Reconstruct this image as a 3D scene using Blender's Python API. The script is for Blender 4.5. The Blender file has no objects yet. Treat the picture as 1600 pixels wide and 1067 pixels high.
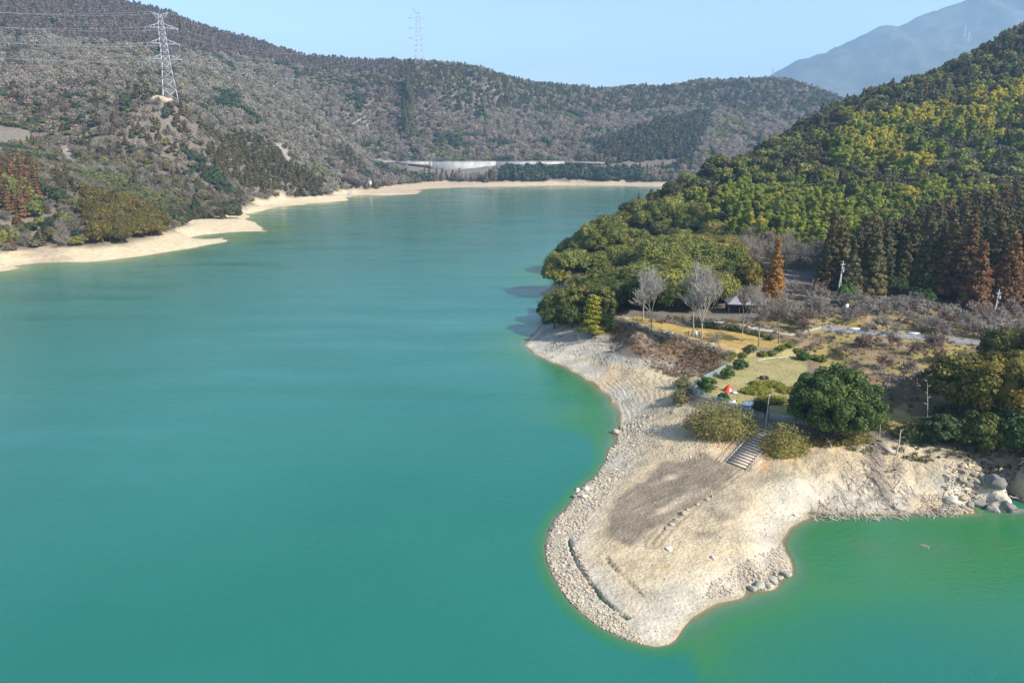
import bpy, math, random
import numpy as np
from mathutils import Vector

# ------------------------------------------------------------------ camera, sky, sun, exposure
random.seed(4); RNG = np.random.default_rng(11)
C = bpy.context.scene
COL = C.collection
CAM_H = 60.0; PITCH = math.radians(16.0); F = 1067.0
cam = bpy.data.cameras.new('camera'); camo = bpy.data.objects.new('camera', cam); COL.objects.link(camo)
camo.location = (0, 0, CAM_H); camo.rotation_euler = (math.radians(90) - PITCH, 0, 0)
cam.sensor_width = 36.0; cam.lens = 36.0 * F / 1600.0; cam.clip_start = 0.5; cam.clip_end = 40000
C.camera = camo
SUN_EL = math.radians(37); SUN_AZ = math.radians(125)          # azimuth clockwise from +Y
w = bpy.data.worlds.new('World'); C.world = w; w.use_nodes = True
nt = w.node_tree; bg = nt.nodes['Background']
sky = nt.nodes.new('ShaderNodeTexSky'); sky.sky_type = 'NISHITA'; sky.sun_disc = False
sky.sun_elevation = SUN_EL; sky.sun_rotation = SUN_AZ; sky.altitude = 200
sky.air_density = 1.0; sky.dust_density = 1.0; sky.ozone_density = 1.0
nt.links.new(sky.outputs[0], bg.inputs[0]); bg.inputs[1].default_value = 0.15
sun = bpy.data.lights.new('sun', 'SUN'); suno = bpy.data.objects.new('sun', sun); COL.objects.link(suno)
sun.energy = 5.0; sun.angle = math.radians(0.53); sun.color = (1.0, 0.94, 0.85)
SD = Vector((math.sin(SUN_AZ) * math.cos(SUN_EL), math.cos(SUN_AZ) * math.cos(SUN_EL), math.sin(SUN_EL)))
suno.rotation_euler = SD.to_track_quat('Z', 'Y').to_euler(); suno.location = (300, -200, 400)
vs = C.view_settings; vs.view_transform = 'Standard'; vs.look = 'None'; vs.exposure = 0.80; vs.gamma = 1
C.cycles.max_bounces = 6; C.cycles.transparent_max_bounces = 12; C.cycles.volume_bounces = 0

# ------------------------------------------------------------------ pixel -> place helpers (1600 x 1067 photo pixels)
def ray(u, v):
    x = (u - 800.0) / F; y = -(v - 533.5) / F
    return (x, math.cos(PITCH) + y * math.sin(PITCH), -math.sin(PITCH) + y * math.cos(PITCH))
def G(u, v, z=0.0):                       # the point on height z
    r = ray(u, v); t = (z - CAM_H) / r[2]
    return (r[0] * t, r[1] * t, z)
def D(u, v, d, dz=0.0):                   # the point d metres ahead
    r = ray(u, v); t = d / r[1]
    return (r[0] * t, d, CAM_H + r[2] * t + dz)
def project(x, y, z):
    z = z - CAM_H
    f = y * math.cos(PITCH) - z * math.sin(PITCH); up = y * math.sin(PITCH) + z * math.cos(PITCH)
    f = np.where(f < 1, 1, f)
    return 800 + F * x / f, 533.5 - F * up / f, f

def inside(px, py, poly):
    r = np.zeros(np.shape(px), bool); n = len(poly)
    for i in range(n):
        x0, y0 = poly[i][:2]; x1, y1 = poly[(i + 1) % n][:2]
        if y0 == y1: continue
        c = ((y0 > py) != (y1 > py)) & (px < (x1 - x0) * (py - y0) / (y1 - y0) + x0)
        r ^= c
    return r
def seg_dist(px, py, pts, closed=False):
    d = np.full(np.shape(px), 1e9); n = len(pts)
    for i in range(n if closed else n - 1):
        x0, y0 = pts[i][:2]; x1, y1 = pts[(i + 1) % n][:2]
        dx, dy = x1 - x0, y1 - y0; L = dx * dx + dy * dy + 1e-9
        t = np.clip(((px - x0) * dx + (py - y0) * dy) / L, 0, 1)
        d = np.minimum(d, np.hypot(px - x0 - t * dx, py - y0 - t * dy))
    return d
def sdist(px, py, poly):                   # signed, positive inside
    d = seg_dist(px, py, poly, True); return np.where(inside(px, py, poly), d, -d)
def sstep(a, b, x):
    t = np.clip((x - a) / (b - a), 0, 1); return t * t * (3 - 2 * t)

_perm = np.random.default_rng(3).random((256, 256))
def vnoise(x, y):
    xi = np.floor(x).astype(int); yi = np.floor(y).astype(int); fx = x - xi; fy = y - yi
    fx = fx * fx * (3 - 2 * fx); fy = fy * fy * (3 - 2 * fy)
    a = _perm[xi & 255, yi & 255]; b = _perm[(xi + 1) & 255, yi & 255]; c = _perm[xi & 255, (yi + 1) & 255]; d = _perm[(xi + 1) & 255, (yi + 1) & 255]
    return (a * (1 - fx) + b * fx) * (1 - fy) + (c * (1 - fx) + d * fx) * fy - 0.5
def fbm(x, y, sc, oct=4):
    s = 0; a = 1.0; t = 0
    for o in range(oct):
        s = s + a * vnoise(x / sc + 17.3 * o, y / sc + 5.1 * o); t += a; a *= .5; sc = sc * .5
    return s / t * 2                        # about -1..1

# ------------------------------------------------------------------ the lie of the land
NEAR_SHORE = [(848, 508), (832, 524), (820, 540), (835, 553), (862, 566), (893, 580), (915, 593), (938, 612), (955, 632), (966, 655), (962, 680), (950, 705),
    (938, 730), (918, 752), (903, 766), (890, 785), (868, 808), (856, 830), (851, 855), (855, 880), (866, 905), (882, 930), (905, 955), (935, 978),
    (970, 996), (1010, 1008), (1035, 1009), (1055, 1000), (1075, 972), (1100, 953), (1130, 940), (1160, 932), (1190, 922), (1215, 910), (1237, 893),
    (1232, 870), (1222, 852), (1228, 835), (1245, 818), (1270, 806), (1300, 802), (1340, 804), (1400, 804), (1440, 801), (1480, 801), (1520, 799),
    (1560, 797), (1580, 791), (1610, 788), (1700, 772), (1850, 760), (2100, 740)]
near_shore = [G(u, v)[:2] for u, v in NEAR_SHORE]
back_shore = [(2600, 1150), (1600, 1010), (900, 950), (500, 905), (300, 850), (190, 730), (150, 600), (124, 500), (98, 415), (75, 350), (52, 300), (32, 258), (17, 234)]
FAR_SHORE = [(-900, 470), (-300, 445), (0, 425), (30, 418), (60, 411), (140, 410), (230, 399), (300, 388), (362, 377), (345, 371), (300, 370), (330, 366), (422, 361), (400, 350),
    (385, 341), (382, 334), (420, 327), (480, 320), (545, 313), (550, 308), (600, 306), (655, 303), (662, 296), (700, 294), (760, 292), (830, 290.5), (900, 289.5), (985, 291), (1040, 292)]
far_shore = [G(u, v)[:2] for u, v in FAR_SHORE] + [(330, 1060), (520, 1110), (900, 1170), (2600, 1400)]
cp = []
def shore_pts(pts, side, off, step, zoff, ins=None):
    for i in range(len(pts) - 1):
        a = np.array(pts[i]); b = np.array(pts[i + 1]); L = np.linalg.norm(b - a)
        n = max(1, min(6, int(L / step)))
        for k in range(n):
            p = a + (b - a) * k / n; nrm = np.array([-(b - a)[1], (b - a)[0]]) / L * side
            cp.append((p[0], p[1], 0.0))
            if k == 0: cp.append((p[0] + nrm[0] * off, p[1] + nrm[1] * off, zoff))
            if k == 0 and ins: cp.append((p[0] - nrm[0] * ins[0], p[1] - nrm[1] * ins[0], ins[1]))
shore_pts(near_shore, -1, 5, 5, -2.6, (2.0, .35))
shore_pts(back_shore, -1, 18, 40, -6, (12, 6))
shore_pts(far_shore, -1, 9, 26, -3.0)
# near land, (u, v, z)
for u, v, z in [(1040, 790, 1.5), (960, 805, 1.35), (1100, 745, 1.9), (1050, 900, 1.1), (1150, 800, 2.1), (1180, 850, 1.7), (1000, 950, .7), (1200, 765, 2.9),
    (1250, 765, 2.9), (930, 835, 1.1), (900, 885, .7), (960, 905, .9), (990, 850, 1.2), (1080, 830, 1.6), (1000, 720, 1.6), (980, 760, 1.5), (1040, 700, 2.3), (1110, 900, 1.1), (1190, 895, .9),
    (1150, 730, 2.5), (1120, 722, 2.6), (1190, 738, 2.7), (1060, 660, 3.4), (1085, 697, 3.4), (1030, 650, 2.9), (1000, 660, 1.8), (1195, 705, 4.0), (1075, 615, 4.6), (1060, 600, 4.4), (1165, 640, 6.6), (1095, 622, 6.6), (1240, 660, 6.3),
    (1000, 600, 2.4), (1035, 590, 3.4), (970, 580, 2.3), (920, 562, 2.0), (880, 545, 2.2), (1078, 578, 4.4), (1000, 552, 4.0), (950, 530, 4.5), (900, 520, 4.2), (872, 525, 2.4), (985, 625, 1.3), (1020, 615, 2.6),
    (968, 500, 8.8), (1000, 512, 8.8), (1060, 530, 8.8), (1130, 552, 8.6), (960, 527, 4.8), (1000, 548, 4.8), (1050, 566, 4.9), (1092, 577, 5.0),
    (1100, 520, 9.3), (1180, 525, 9.5), (1040, 505, 9.4), (1230, 540, 9.3), (1300, 552, 8.6), (1290, 535, 9.2), (1400, 525, 10.2), (1330, 485, 11.5), (1500, 500, 10.7), (1180, 490, 10.8), (1250, 490, 11.2), (1100, 497, 10.2),
    (1600, 500, 11), (1750, 500, 12), (1500, 560, 9), (1600, 600, 8.6), (1400, 590, 8), (1350, 600, 7.6),
    (1300, 690, 5.2), (1250, 700, 4.6), (1380, 702, 5.0), (1450, 712, 4.8), (1520, 722, 4.9), (1600, 728, 5.1), (1340, 655, 6.6), (1400, 655, 6.8), (1450, 670, 6.2), (1550, 680, 6.6), (1620, 690, 7), (1750, 660, 9), (1900, 600, 11), (1750, 735, 5), (1700, 700, 6.5),
    (1400, 755, 2.5), (1300, 745, 3.0), (1500, 765, 2.3), (1560, 762, 2.5), (1250, 738, 3.3), (1350, 728, 4.0), (1600, 758, 2.7)]:
    p = G(u, v, z); cp.append(p)
# hill on the right, (u, v of the crowns, d, crown height above ground)
for u, v, d, h in [(1600, 30, 620, 11), (1700, -10, 640, 11), (1900, -60, 680, 11), (1500, 78, 600, 11), (1440, 106, 580, 11), (1300, 155, 540, 11), (1200, 200, 500, 11), (1100, 236, 450, 8), (1004, 297, 390, 7), (1034, 276, 420, 7),
    (945, 343, 320, 7), (885, 393, 272, 8), (1400, 330, 330, 8), (1400, 240, 430, 8), (1400, 180, 505, 8), (1200, 300, 360, 9), (1150, 375, 285, 10), (1050, 376, 272, 8), (1600, 330, 320, 9), (1600, 220, 430, 9), (1550, 120, 540, 9),
    (1260, 240, 430, 9), (1150, 300, 350, 9), (1280, 350, 300, 10), (1750, 300, 350, 10), (1900, 200, 420, 10), (1000, 398, 258, 8), (1085, 262, 410, 6)]:
    x, y, z = D(u, v, d); cp.append((x, y, z - h))
for x, y, z in [(118, 262, 13), (150, 255, 13.5), (100, 250, 12.5), (190, 230, 14), (80, 235, 11), (30, 236, 7.5), (26, 224, 7), (16, 216, 4.5), (35, 222, 9.2), (60, 216, 9.8), (300, 200, 18), (300, 120, 12), (420, 300, 60), (600, 400, 120),
    (700, 650, 130), (450, 780, 60), (300, 720, 50), (230, 640, 60), (190, 520, 40), (900, 800, 90), (1500, 500, 150), (1200, 200, 60), (800, 0, 30), (2500, 600, 100)]:
    cp.append((x, y, z))
# far side, (u, v, d, crown height)
for u, v, d, h in [(520, 98, 1500, 8), (430, 73, 1450, 8), (350, 48, 1400, 8), (280, 28, 1350, 8), (200, 6, 1300, 8), (100, -25, 1280, 8), (0, -55, 1260, 8), (-150, -100, 1250, 8), (-400, -120, 1250, 8),
    (600, 96, 1500, 8), (650, 97, 1480, 2), (740, 102, 1480, 8), (775, 118, 1500, 8), (800, 124, 1560, 8), (900, 130, 1650, 8), (1000, 133, 1700, 8), (1100, 126, 1700, 8), (1180, 122, 1700, 8), (1250, 122, 1680, 8), (1290, 142, 1700, 8), (1330, 170, 1700, 8), (1500, 180, 1750, 8), (1800, 180, 1800, 8),
    (650, 180, 1330, 7), (500, 200, 1230, 7), (800, 190, 1400, 7), (950, 180, 1480, 7), (650, 235, 1225, 7), (900, 238, 1240, 7), (780, 238, 1230, 7), (1000, 250, 1190, 9), (1050, 225, 1210, 9), (960, 240, 1190, 9), (960, 215, 1260, 9), (1040, 192, 1320, 9), (1110, 180, 1380, 9), (1180, 170, 1450, 8), (1120, 230, 1200, 9),
    (265, 141, 700, 0), (252, 147, 690, 0), (280, 150, 690, 0), (265, 95, 950, 7), (265, 50, 1250, 7), (300, 200, 690, 7), (300, 255, 640, 7), (350, 285, 650, 7), (400, 160, 900, 7), (430, 235, 800, 8), (480, 268, 820, 8), (505, 288, 860, 6), (550, 225, 1050, 7), (520, 190, 1100, 7), (450, 150, 1050, 7), (560, 262, 930, 6),
    (0, 150, 700, 7), (0, 232, 480, 9), (100, 262, 470, 9), (200, 302, 480, 9), (250, 332, 455, 9), (100, 225, 620, 7), (180, 255, 580, 7), (0, 300, 400, 9), (0, 355, 372, 9), (100, 335, 400, 9), (150, 350, 395, 9), (-200, 230, 480, 9), (-200, 120, 850, 7), (-400, 60, 900, 7), (-300, 300, 400, 8), (-700, 200, 500, 8), (-900, 0, 900, 8),
    (330, 320, 575, 8), (372, 318, 600, 8), (150, 60, 1100, 7), (0, 40, 1050, 7), (350, 100, 1150, 7)]:
    x, y, z = D(u, v, d); cp.append((x, y, z - h))
for u, v, z in [(0, 396, 5), (60, 383, 5), (130, 386, 5), (230, 372, 5), (275, 358, 5), (265, 346, 5.2), (330, 342, 5.2), (375, 340, 5.2), (385, 316, 4.8), (440, 309, 4.8), (505, 301, 4.8), (520, 293, 5), (590, 294, 4.5), (650, 287, 5), (700, 283, 5), (800, 280.5, 5.5), (900, 280, 5.5), (980, 283, 5.5), (560, 300, 2.2), (620, 298, 2)]:
    cp.append(G(u, v, z))
for u, v, d, h in [(600, 252, 1185, 0), (560, 252, 1180, 0), (640, 274, 1120, 0), (560, 276, 1060, 0), (700, 262, 1160, 0), (800, 256, 1170, 0), (880, 252, 1175, 0), (950, 252, 1170, 0), (700, 253, 1190, 0), (800, 250, 1190, 0), (1000, 256, 1165, 0), (760, 272, 1130, 0), (900, 268, 1130, 0)]:
    x, y, z = D(u, v, d); cp.append((x, y, z))
for x, y, z in [(-1500, 2600, 40), (0, 2600, 40), (1500, 2600, 40), (-2600, 1200, 150), (-3000, 300, 60), (-1200, 1900, 120), (900, 2300, 50), (0, 2100, 70), (-2000, -200, 20), (3000, 2500, 40), (3000, 0, 40), (-3000, 3000, 40)]:
    cp.append((x, y, z))
for x, y, z in [(0, 0, -16), (-60, 60, -14), (-40, 140, -14), (-80, 220, -14), (-60, 320, -14), (0, 420, -13), (-120, 500, -11), (20, 560, -12), (-40, 700, -12), (20, 900, -10), (100, 950, -8), (-130, 400, -12), (-180, 280, -13), (-200, 120, -14), (-160, 0, -15), (100, -60, -13), (100, 40, -13), (150, 800, -8), (-500, 100, -13), (-400, -400, -15), (300, -400, -12), (60, 700, -12), (200, 950, -8), (330, 970, -8), (600, 1020, -8), (-60, 640, -10), (500, 20, -10)]:
    cp.append((x, y, z))
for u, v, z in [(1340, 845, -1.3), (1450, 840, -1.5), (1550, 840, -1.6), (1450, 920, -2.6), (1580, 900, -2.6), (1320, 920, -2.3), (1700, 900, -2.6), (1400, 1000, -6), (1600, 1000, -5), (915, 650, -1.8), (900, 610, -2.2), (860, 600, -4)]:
    cp.append(G(u, v, 0)[:2] + (z,))  # cove and bay bed set shallow so the water ramp paints green tree reflection
cp = np.array(cp)
_k = np.unique(np.round(cp[:, :2], 1), axis=0, return_index=True)[1]; cp = cp[np.sort(_k)]
def _ker(r2): return np.sqrt(r2 + 4.0)
_n = len(cp); _A = np.zeros((_n + 3, _n + 3))
_A[:_n, :_n] = _ker(((cp[:, None, :2] - cp[None, :, :2]) ** 2).sum(-1)); _A[:_n, _n] = 1; _A[:_n, _n + 1:] = cp[:, :2] / 1000
_A[_n:, :_n] = _A[:_n, _n:].T
_W = np.linalg.solve(_A, np.concatenate([cp[:, 2], np.zeros(3)]))
def rbf(x, y):
    x = np.asarray(x, float).ravel(); y = np.asarray(y, float).ravel(); o = np.empty(len(x))
    for s in range(0, len(x), 20000):
        X = x[s:s + 20000]; Y = y[s:s + 20000]
        K = _ker((X[:, None] - cp[None, :, 0]) ** 2 + (Y[:, None] - cp[None, :, 1]) ** 2)
        o[s:s + 20000] = K @ _W[:_n] + _W[_n] + X / 1000 * _W[_n + 1] + Y / 1000 * _W[_n + 2]
    return o
LOW_Z, UP_Z = 7.0, 8.7
low_lawn = [G(u, v, LOW_Z)[:2] for u, v in [(1082, 606), (1100, 620), (1160, 634), (1225, 652), (1260, 645), (1262, 560), (1240, 553), (1150, 556), (1128, 578), (1095, 596)]]
low_flat = low_lawn[:4] + [G(1330, 655, LOW_Z)[:2], G(1330, 575, LOW_Z)[:2], G(1290, 556, LOW_Z)[:2]] + low_lawn[6:]
up_lawn = [G(u, v, UP_Z)[:2] for u, v in [(962, 494), (985, 504), (1010, 513), (1060, 527), (1135, 547), (1190, 543), (1236, 543), (1238, 536), (1180, 522), (1100, 513), (1060, 509), (1000, 496)]]
STAIR_A = np.array(G(1150, 727, 2.55)); STAIR_B = np.array(G(1201, 672, 6.3))     # middle of the foot and of the top
STAIR_W = 4.2
_sd = (STAIR_B - STAIR_A)[:2]; STAIR_L = np.linalg.norm(_sd); _sd = _sd / STAIR_L; _sn = np.array([-_sd[1], _sd[0]])
LEDGES = [[(889, 838), (893, 858), (905, 885), (925, 912), (945, 935), (958, 945), (980, 960)], [(945, 872), (965, 895), (985, 912), (1003, 928)]]
ledges = [[G(u, v, .9)[:2] for u, v in l] for l in LEDGES]
def height(x, y, detail=True):
    x = np.asarray(x, float); y = np.asarray(y, float); sh = x.shape; x = x.ravel(); y = y.ravel()
    z = rbf(x, y)
    i = np.where((y > 290) & (y < 2400) & (z > 6))[0]      # soften the hills
    if len(i):
        R = np.clip((y[i] - 250) * .045, 3, 45); q = np.zeros(len(i))
        for a in range(6): q += rbf(x[i] + R * math.cos(a * 1.047), y[i] + R * math.sin(a * 1.047)) / 6
        m = sstep(6, 14, z[i]); z[i] = z[i] * (1 - m) + (q * .75 + z[i] * .25) * m
    far = sstep(2200, 3200, np.hypot(x, y)); z = z * (1 - far) + 30 * far
    z = np.clip(z, -16, 420)
    z = z + fbm(x, y, 90, 4) * 9 * sstep(25, 120, z) + fbm(x + 90, y, 26, 3) * 2.2 * sstep(14, 60, z)
    near = (x > -60) & (x < 135) & (y > 20) & (y < 290)
    if detail:
        i = np.where(near)[0]; X = x[i]; Y = y[i]; Z = z[i]
        U, V, _ = project(X, Y, Z)
        k = sstep(0.05, .9, Z) * (1 - sstep(6, 9, Z))
        Z = Z + k * (fbm(X, Y, 6, 3) * .22 + fbm(X + 50, Y, 1.7, 3) * .13)
        # bedding ledges on the shelving shore and rough rock near the waterline
        st = inside(U, V, [(915, 590), (1000, 552), (1075, 575), (1050, 640), (960, 690), (960, 640)])
        q = Z / .30 + fbm(X, Y, 9, 3) * 1.6; fr = q - np.floor(q)
        Z = np.where(st, Z + (sstep(.6, 1, fr) - fr) * .32, Z)
        st2 = inside(U, V, [(1440, 700), (1610, 690), (1610, 800), (1500, 805), (1430, 790)])
        rock = 1 - np.abs(fbm(X + Y * .6, Y, 5, 4)); rock2 = 1 - np.abs(fbm(X * 1.3 - Y, Y + 31, 2.2, 3))
        edge = sstep(0, .8, Z)
        amt = np.where(st2, sstep(1480, 1560, U), 0) * edge
        Z = Z + amt * (rock * 2.3 + rock2 * .8 - 1.7)
        sl = inside(U, V, [(1240, 700), (1440, 700), (1440, 805), (1240, 805)])
        Z = Z + np.where(sl, edge * (fbm(X * 1.5, Y, 3, 4) * .4), 0)
        for l, hgt in zip(ledges, (.75, .5)):
            d = seg_dist(X, Y, l); Z = Z - hgt * (1 - sstep(.12, .42, d)) * (.6 + .8 * np.abs(fbm(X, Y, 2.5, 2)))
        wk = 1 + 5 * sstep(690, 740, V) * sstep(1100, 1040, U); Z = np.where(Z < 0, np.maximum(Z * wk, -16), Z)
        z[i] = Z
    m = sstep(-2.6, .2, sdist(x[near], y[near], low_flat)); z[near] = z[near] * (1 - m) + LOW_Z * m
    m = sstep(-2.4, .2, sdist(x[near], y[near], up_lawn)); z[near] = z[near] * (1 - m) + UP_Z * m
    a = (x[near] - STAIR_A[0]) * _sd[0] + (y[near] - STAIR_A[1]) * _sd[1]; b = (x[near] - STAIR_A[0]) * _sn[0] + (y[near] - STAIR_A[1]) * _sn[1]
    pl = STAIR_A[2] + (STAIR_B[2] - STAIR_A[2]) * np.clip(a / STAIR_L, 0, 1.4) - .14
    m = sstep(STAIR_W / 2 + 1.2, STAIR_W / 2 + .5, np.abs(b)) * sstep(-1.2, 0, a) * sstep(STAIR_L + 3, STAIR_L + 1, a)
    z[near] = z[near] * (1 - m) + pl * m
    return z.reshape(sh)
def hz(x, y): return float(height(np.array([x]), np.array([y]))[0])
def on_ground(u, v, z0=5.0, it=12):       # where the sight line of a pixel meets the land
    z = z0
    for _ in range(it):
        p = G(u, v, z); z = .5 * z + .5 * hz(p[0], p[1])
    p = G(u, v, z); return p[0], p[1], hz(p[0], p[1])

# ------------------------------------------------------------------ mesh collector
class Geo:
    def __init__(s): s.V = []; s.Q = []; s.T = []; s.n = 0
    def add(s, V, Q, T=(1, 1, 1)):
        V = np.asarray(V, np.float32).reshape(-1, 3); Q = np.asarray(Q, np.int32).reshape(-1, 4)
        T = np.asarray(T, np.float32)
        if T.ndim == 1: T = np.repeat(T[None], len(V), 0)
        s.V.append(V); s.Q.append(Q + s.n); s.T.append(T); s.n += len(V); return s
    def arrays(s): return np.concatenate(s.V), np.concatenate(s.Q), np.concatenate(s.T)
    def merge(s, o, M=None, t=(0, 0, 0)):
        V, Q, T = o.arrays(); 
        if M is not None: V = V @ np.asarray(M).T
        return s.add(V + np.asarray(t, np.float32), Q, T)
    def mesh(s, name, mat, smooth=False):
        V, Q, T = s.arrays(); return mesh_from(name, V, Q, T, mat, smooth)
    def build(s, name, mat, parent=None, smooth=False):
        return link(name, s.mesh(name, mat, smooth), parent)
def mesh_from(name, V, Q, T, mat, smooth=False):
    me = bpy.data.meshes.new(name)
    me.vertices.add(len(V)); me.vertices.foreach_set('co', np.ascontiguousarray(V, np.float32).ravel())
    me.loops.add(len(Q) * 4); me.loops.foreach_set('vertex_index', np.ascontiguousarray(Q, np.int32).ravel())
    me.polygons.add(len(Q)); me.polygons.foreach_set('loop_start', np.arange(0, len(Q) * 4, 4, dtype=np.int32))
    if smooth: me.polygons.foreach_set('use_smooth', np.ones(len(Q), bool))
    if T is not None:
        at = me.attributes.new('tint', 'FLOAT_COLOR', 'POINT'); at.data.foreach_set('color', np.concatenate([T, np.ones((len(T), 1))], 1).astype(np.float32).ravel())
    me.update(calc_edges=True)
    if mat: me.materials.append(mat)
    return me
def link(name, me, parent=None, loc=(0, 0, 0), rz=0):
    o = bpy.data.objects.new(name, me); COL.objects.link(o); o.location = loc; o.rotation_euler = (0, 0, rz)
    if parent: o.parent = parent
    return o
def tag(o, label=None, cat=None, group=None, kind=None):
    for k, v in (('label', label), ('category', cat), ('group', group), ('kind', kind)):
        if v: o[k] = v
    return o
def thing(name, loc, label, cat, group=None, rz=0):
    return tag(link(name, None, None, loc, rz), label, cat, group)
def box(g, c, s, rz=0, tint=(1, 1, 1), top=1.0):
    x, y, z = np.array(s) / 2.0
    V = np.array([[-x, -y, -z], [x, -y, -z], [x, y, -z], [-x, y, -z], [-x * top, -y * top, z], [x * top, -y * top, z], [x * top, y * top, z], [-x * top, y * top, z]])
    ca, sa = math.cos(rz), math.sin(rz); V = V @ np.array([[ca, sa, 0], [-sa, ca, 0], [0, 0, 1]]) + np.array(c)
    return g.add(V, [[3, 2, 1, 0], [4, 5, 6, 7], [0, 1, 5, 4], [1, 2, 6, 5], [2, 3, 7, 6], [3, 0, 4, 7]], tint)
def tube(g, pts, rad, n=4, tint=(1, 1, 1), cap=True):
    pts = np.array(pts, float); rad = np.broadcast_to(rad, len(pts)); V = []
    for i in range(len(pts)):
        d = pts[min(i + 1, len(pts) - 1)] - pts[max(i - 1, 0)]; d = d / (np.linalg.norm(d) + 1e-9)
        a = np.cross(d, (0, 0, 1) if abs(d[2]) < .9 else (1, 0, 0)); a /= np.linalg.norm(a) + 1e-9; b = np.cross(d, a)
        t = np.arange(n) / n * 2 * math.pi
        V.append(pts[i] + rad[i] * (np.cos(t)[:, None] * a + np.sin(t)[:, None] * b))
    Q = [[i * n + k, i * n + (k + 1) % n, (i + 1) * n + (k + 1) % n, (i + 1) * n + k] for i in range(len(pts) - 1) for k in range(n)]
    if cap and n == 4: Q += [[3, 2, 1, 0], [len(pts) * 4 - 4 + k for k in range(4)]]
    return g.add(np.concatenate(V), Q, tint)
def _qsphere(n):
    V = []; Q = []
    for ax in range(3):
        for sg in (-1, 1):
            b = len(V)
            for i in range(n + 1):
                for j in range(n + 1):
                    p = [0, 0, 0]; p[ax] = sg; p[(ax + 1) % 3] = (2 * i / n - 1) * sg; p[(ax + 2) % 3] = 2 * j / n - 1; V.append(p)
            for i in range(n):
                for j in range(n): Q.append([b + i * (n + 1) + j, b + (i + 1) * (n + 1) + j, b + (i + 1) * (n + 1) + j + 1, b + i * (n + 1) + j + 1])
    V = np.array(V, float); return V / np.linalg.norm(V, axis=1)[:, None], np.array(Q)
QS = {n: _qsphere(n) for n in (1, 2, 3, 4, 6)}

# ------------------------------------------------------------------ materials
def mat(name): 
    m = bpy.data.materials.new(name); m.use_nodes = True; t = m.node_tree; return m, t, t.nodes['Principled BSDF'], t.nodes['Material Output']
def N(t, typ, **kw):
    n = t.nodes.new(typ)
    for k, v in kw.items():
        if k in n.inputs: n.inputs[k].default_value = v
        else: setattr(n, k, v)
    return n
def mul(t, a, b, fac=1.0, mode='MULTIPLY'):
    m = N(t, 'ShaderNodeMix', data_type='RGBA', blend_type=mode); m.inputs[0].default_value = fac
    for s, x in ((m.inputs[6], a), (m.inputs[7], b)):
        if hasattr(x, 'default_value'): t.links.new(x, s)
        else: s.default_value = (*x, 1)
    return m.outputs[2]
def ramp(t, fac, stops):
    r = N(t, 'ShaderNodeValToRGB'); e = r.color_ramp.elements
    while len(e) < len(stops): e.new(.5)
    for k, (p, c) in zip(e, stops): k.position = p; k.color = (*c, 1) if hasattr(c, '__len__') else (c, c, c, 1)
    t.links.new(fac, r.inputs[0]); return r.outputs[0]
def plain(name, col, rough=.7, metal=0, noise=None, amt=.25):
    m, t, b, o = mat(name); b.inputs['Roughness'].default_value = rough; b.inputs['Metallic'].default_value = metal
    tc = N(t, 'ShaderNodeTexCoord'); n = N(t, 'ShaderNodeTexNoise', Scale=noise or 1.5, Detail=6.0); t.links.new(tc.outputs['Object'], n.inputs['Vector'])
    c = ramp(t, n.outputs[0], [(.3, tuple(x * (1 - amt) for x in col)), (.7, tuple(min(1, x * (1 + amt)) for x in col))])
    t.links.new(c, b.inputs['Base Color']); return m
def foliage(name, rough=.55, trans=.25):
    m, t, b, o = mat(name)
    at = N(t, 'ShaderNodeAttribute', attribute_name='tint'); oi = N(t, 'ShaderNodeObjectInfo')
    c = mul(t, at.outputs['Color'], oi.outputs['Color'])
    t.links.new(c, b.inputs['Base Color']); b.inputs['Roughness'].default_value = rough; b.inputs['Specular IOR Level'].default_value = .25
    tr = N(t, 'ShaderNodeBsdfTranslucent'); t.links.new(c, tr.inputs[0])
    mx = N(t, 'ShaderNodeMixShader'); mx.inputs[0].default_value = trans
    t.links.new(b.outputs[0], mx.inputs[1]); t.links.new(tr.outputs[0], mx.inputs[2]); t.links.new(mx.outputs[0], o.inputs[0]); return m
M_LEAF = foliage('foliage', .55, .32); M_TWIG = foliage('bare_twigs', .9, .35); M_ROCK = foliage('rock', .9, 0.0)
M_BARK = plain('bark', (.13, .105, .085), .9, 0, 3, .4); M_PALEBARK = plain('pale_bark', (.42, .38, .33), .85, 0, 2, .35)

def ground_material():
    m, t, b, o = mat('ground')
    at = N(t, 'ShaderNodeAttribute', attribute_name='tint'); geo = N(t, 'ShaderNodeNewGeometry')
    co = geo.outputs['Position']
    n1 = N(t, 'ShaderNodeTexNoise', Scale=.35, Detail=8.0, Roughness=.65); t.links.new(co, n1.inputs['Vector'])
    n2 = N(t, 'ShaderNodeTexNoise', Scale=3.6, Detail=9.0, Roughness=.75); t.links.new(co, n2.inputs['Vector'])
    vo = N(t, 'ShaderNodeTexVoronoi', Scale=1.7); t.links.new(co, vo.inputs['Vector'])
    c = mul(t, at.outputs['Color'], ramp(t, n1.outputs[0], [(.3, .74), (.5, 1.0), (.72, 1.2)]))
    c = mul(t, c, ramp(t, n2.outputs[0], [(.32, .62), (.5, 1.0), (.7, 1.28)]))
    t.links.new(c, b.inputs['Base Color']); b.inputs['Roughness'].default_value = .95; b.inputs['Specular IOR Level'].default_value = .15
    ad = N(t, 'ShaderNodeMath', operation='ADD'); t.links.new(n2.outputs[0], ad.inputs[0]); t.links.new(vo.outputs['Distance'], ad.inputs[1])
    bp = N(t, 'ShaderNodeBump', Strength=.6, Distance=.22); t.links.new(ad.outputs[0], bp.inputs['Height']); t.links.new(bp.outputs[0], b.inputs['Normal'])
    return m
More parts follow.
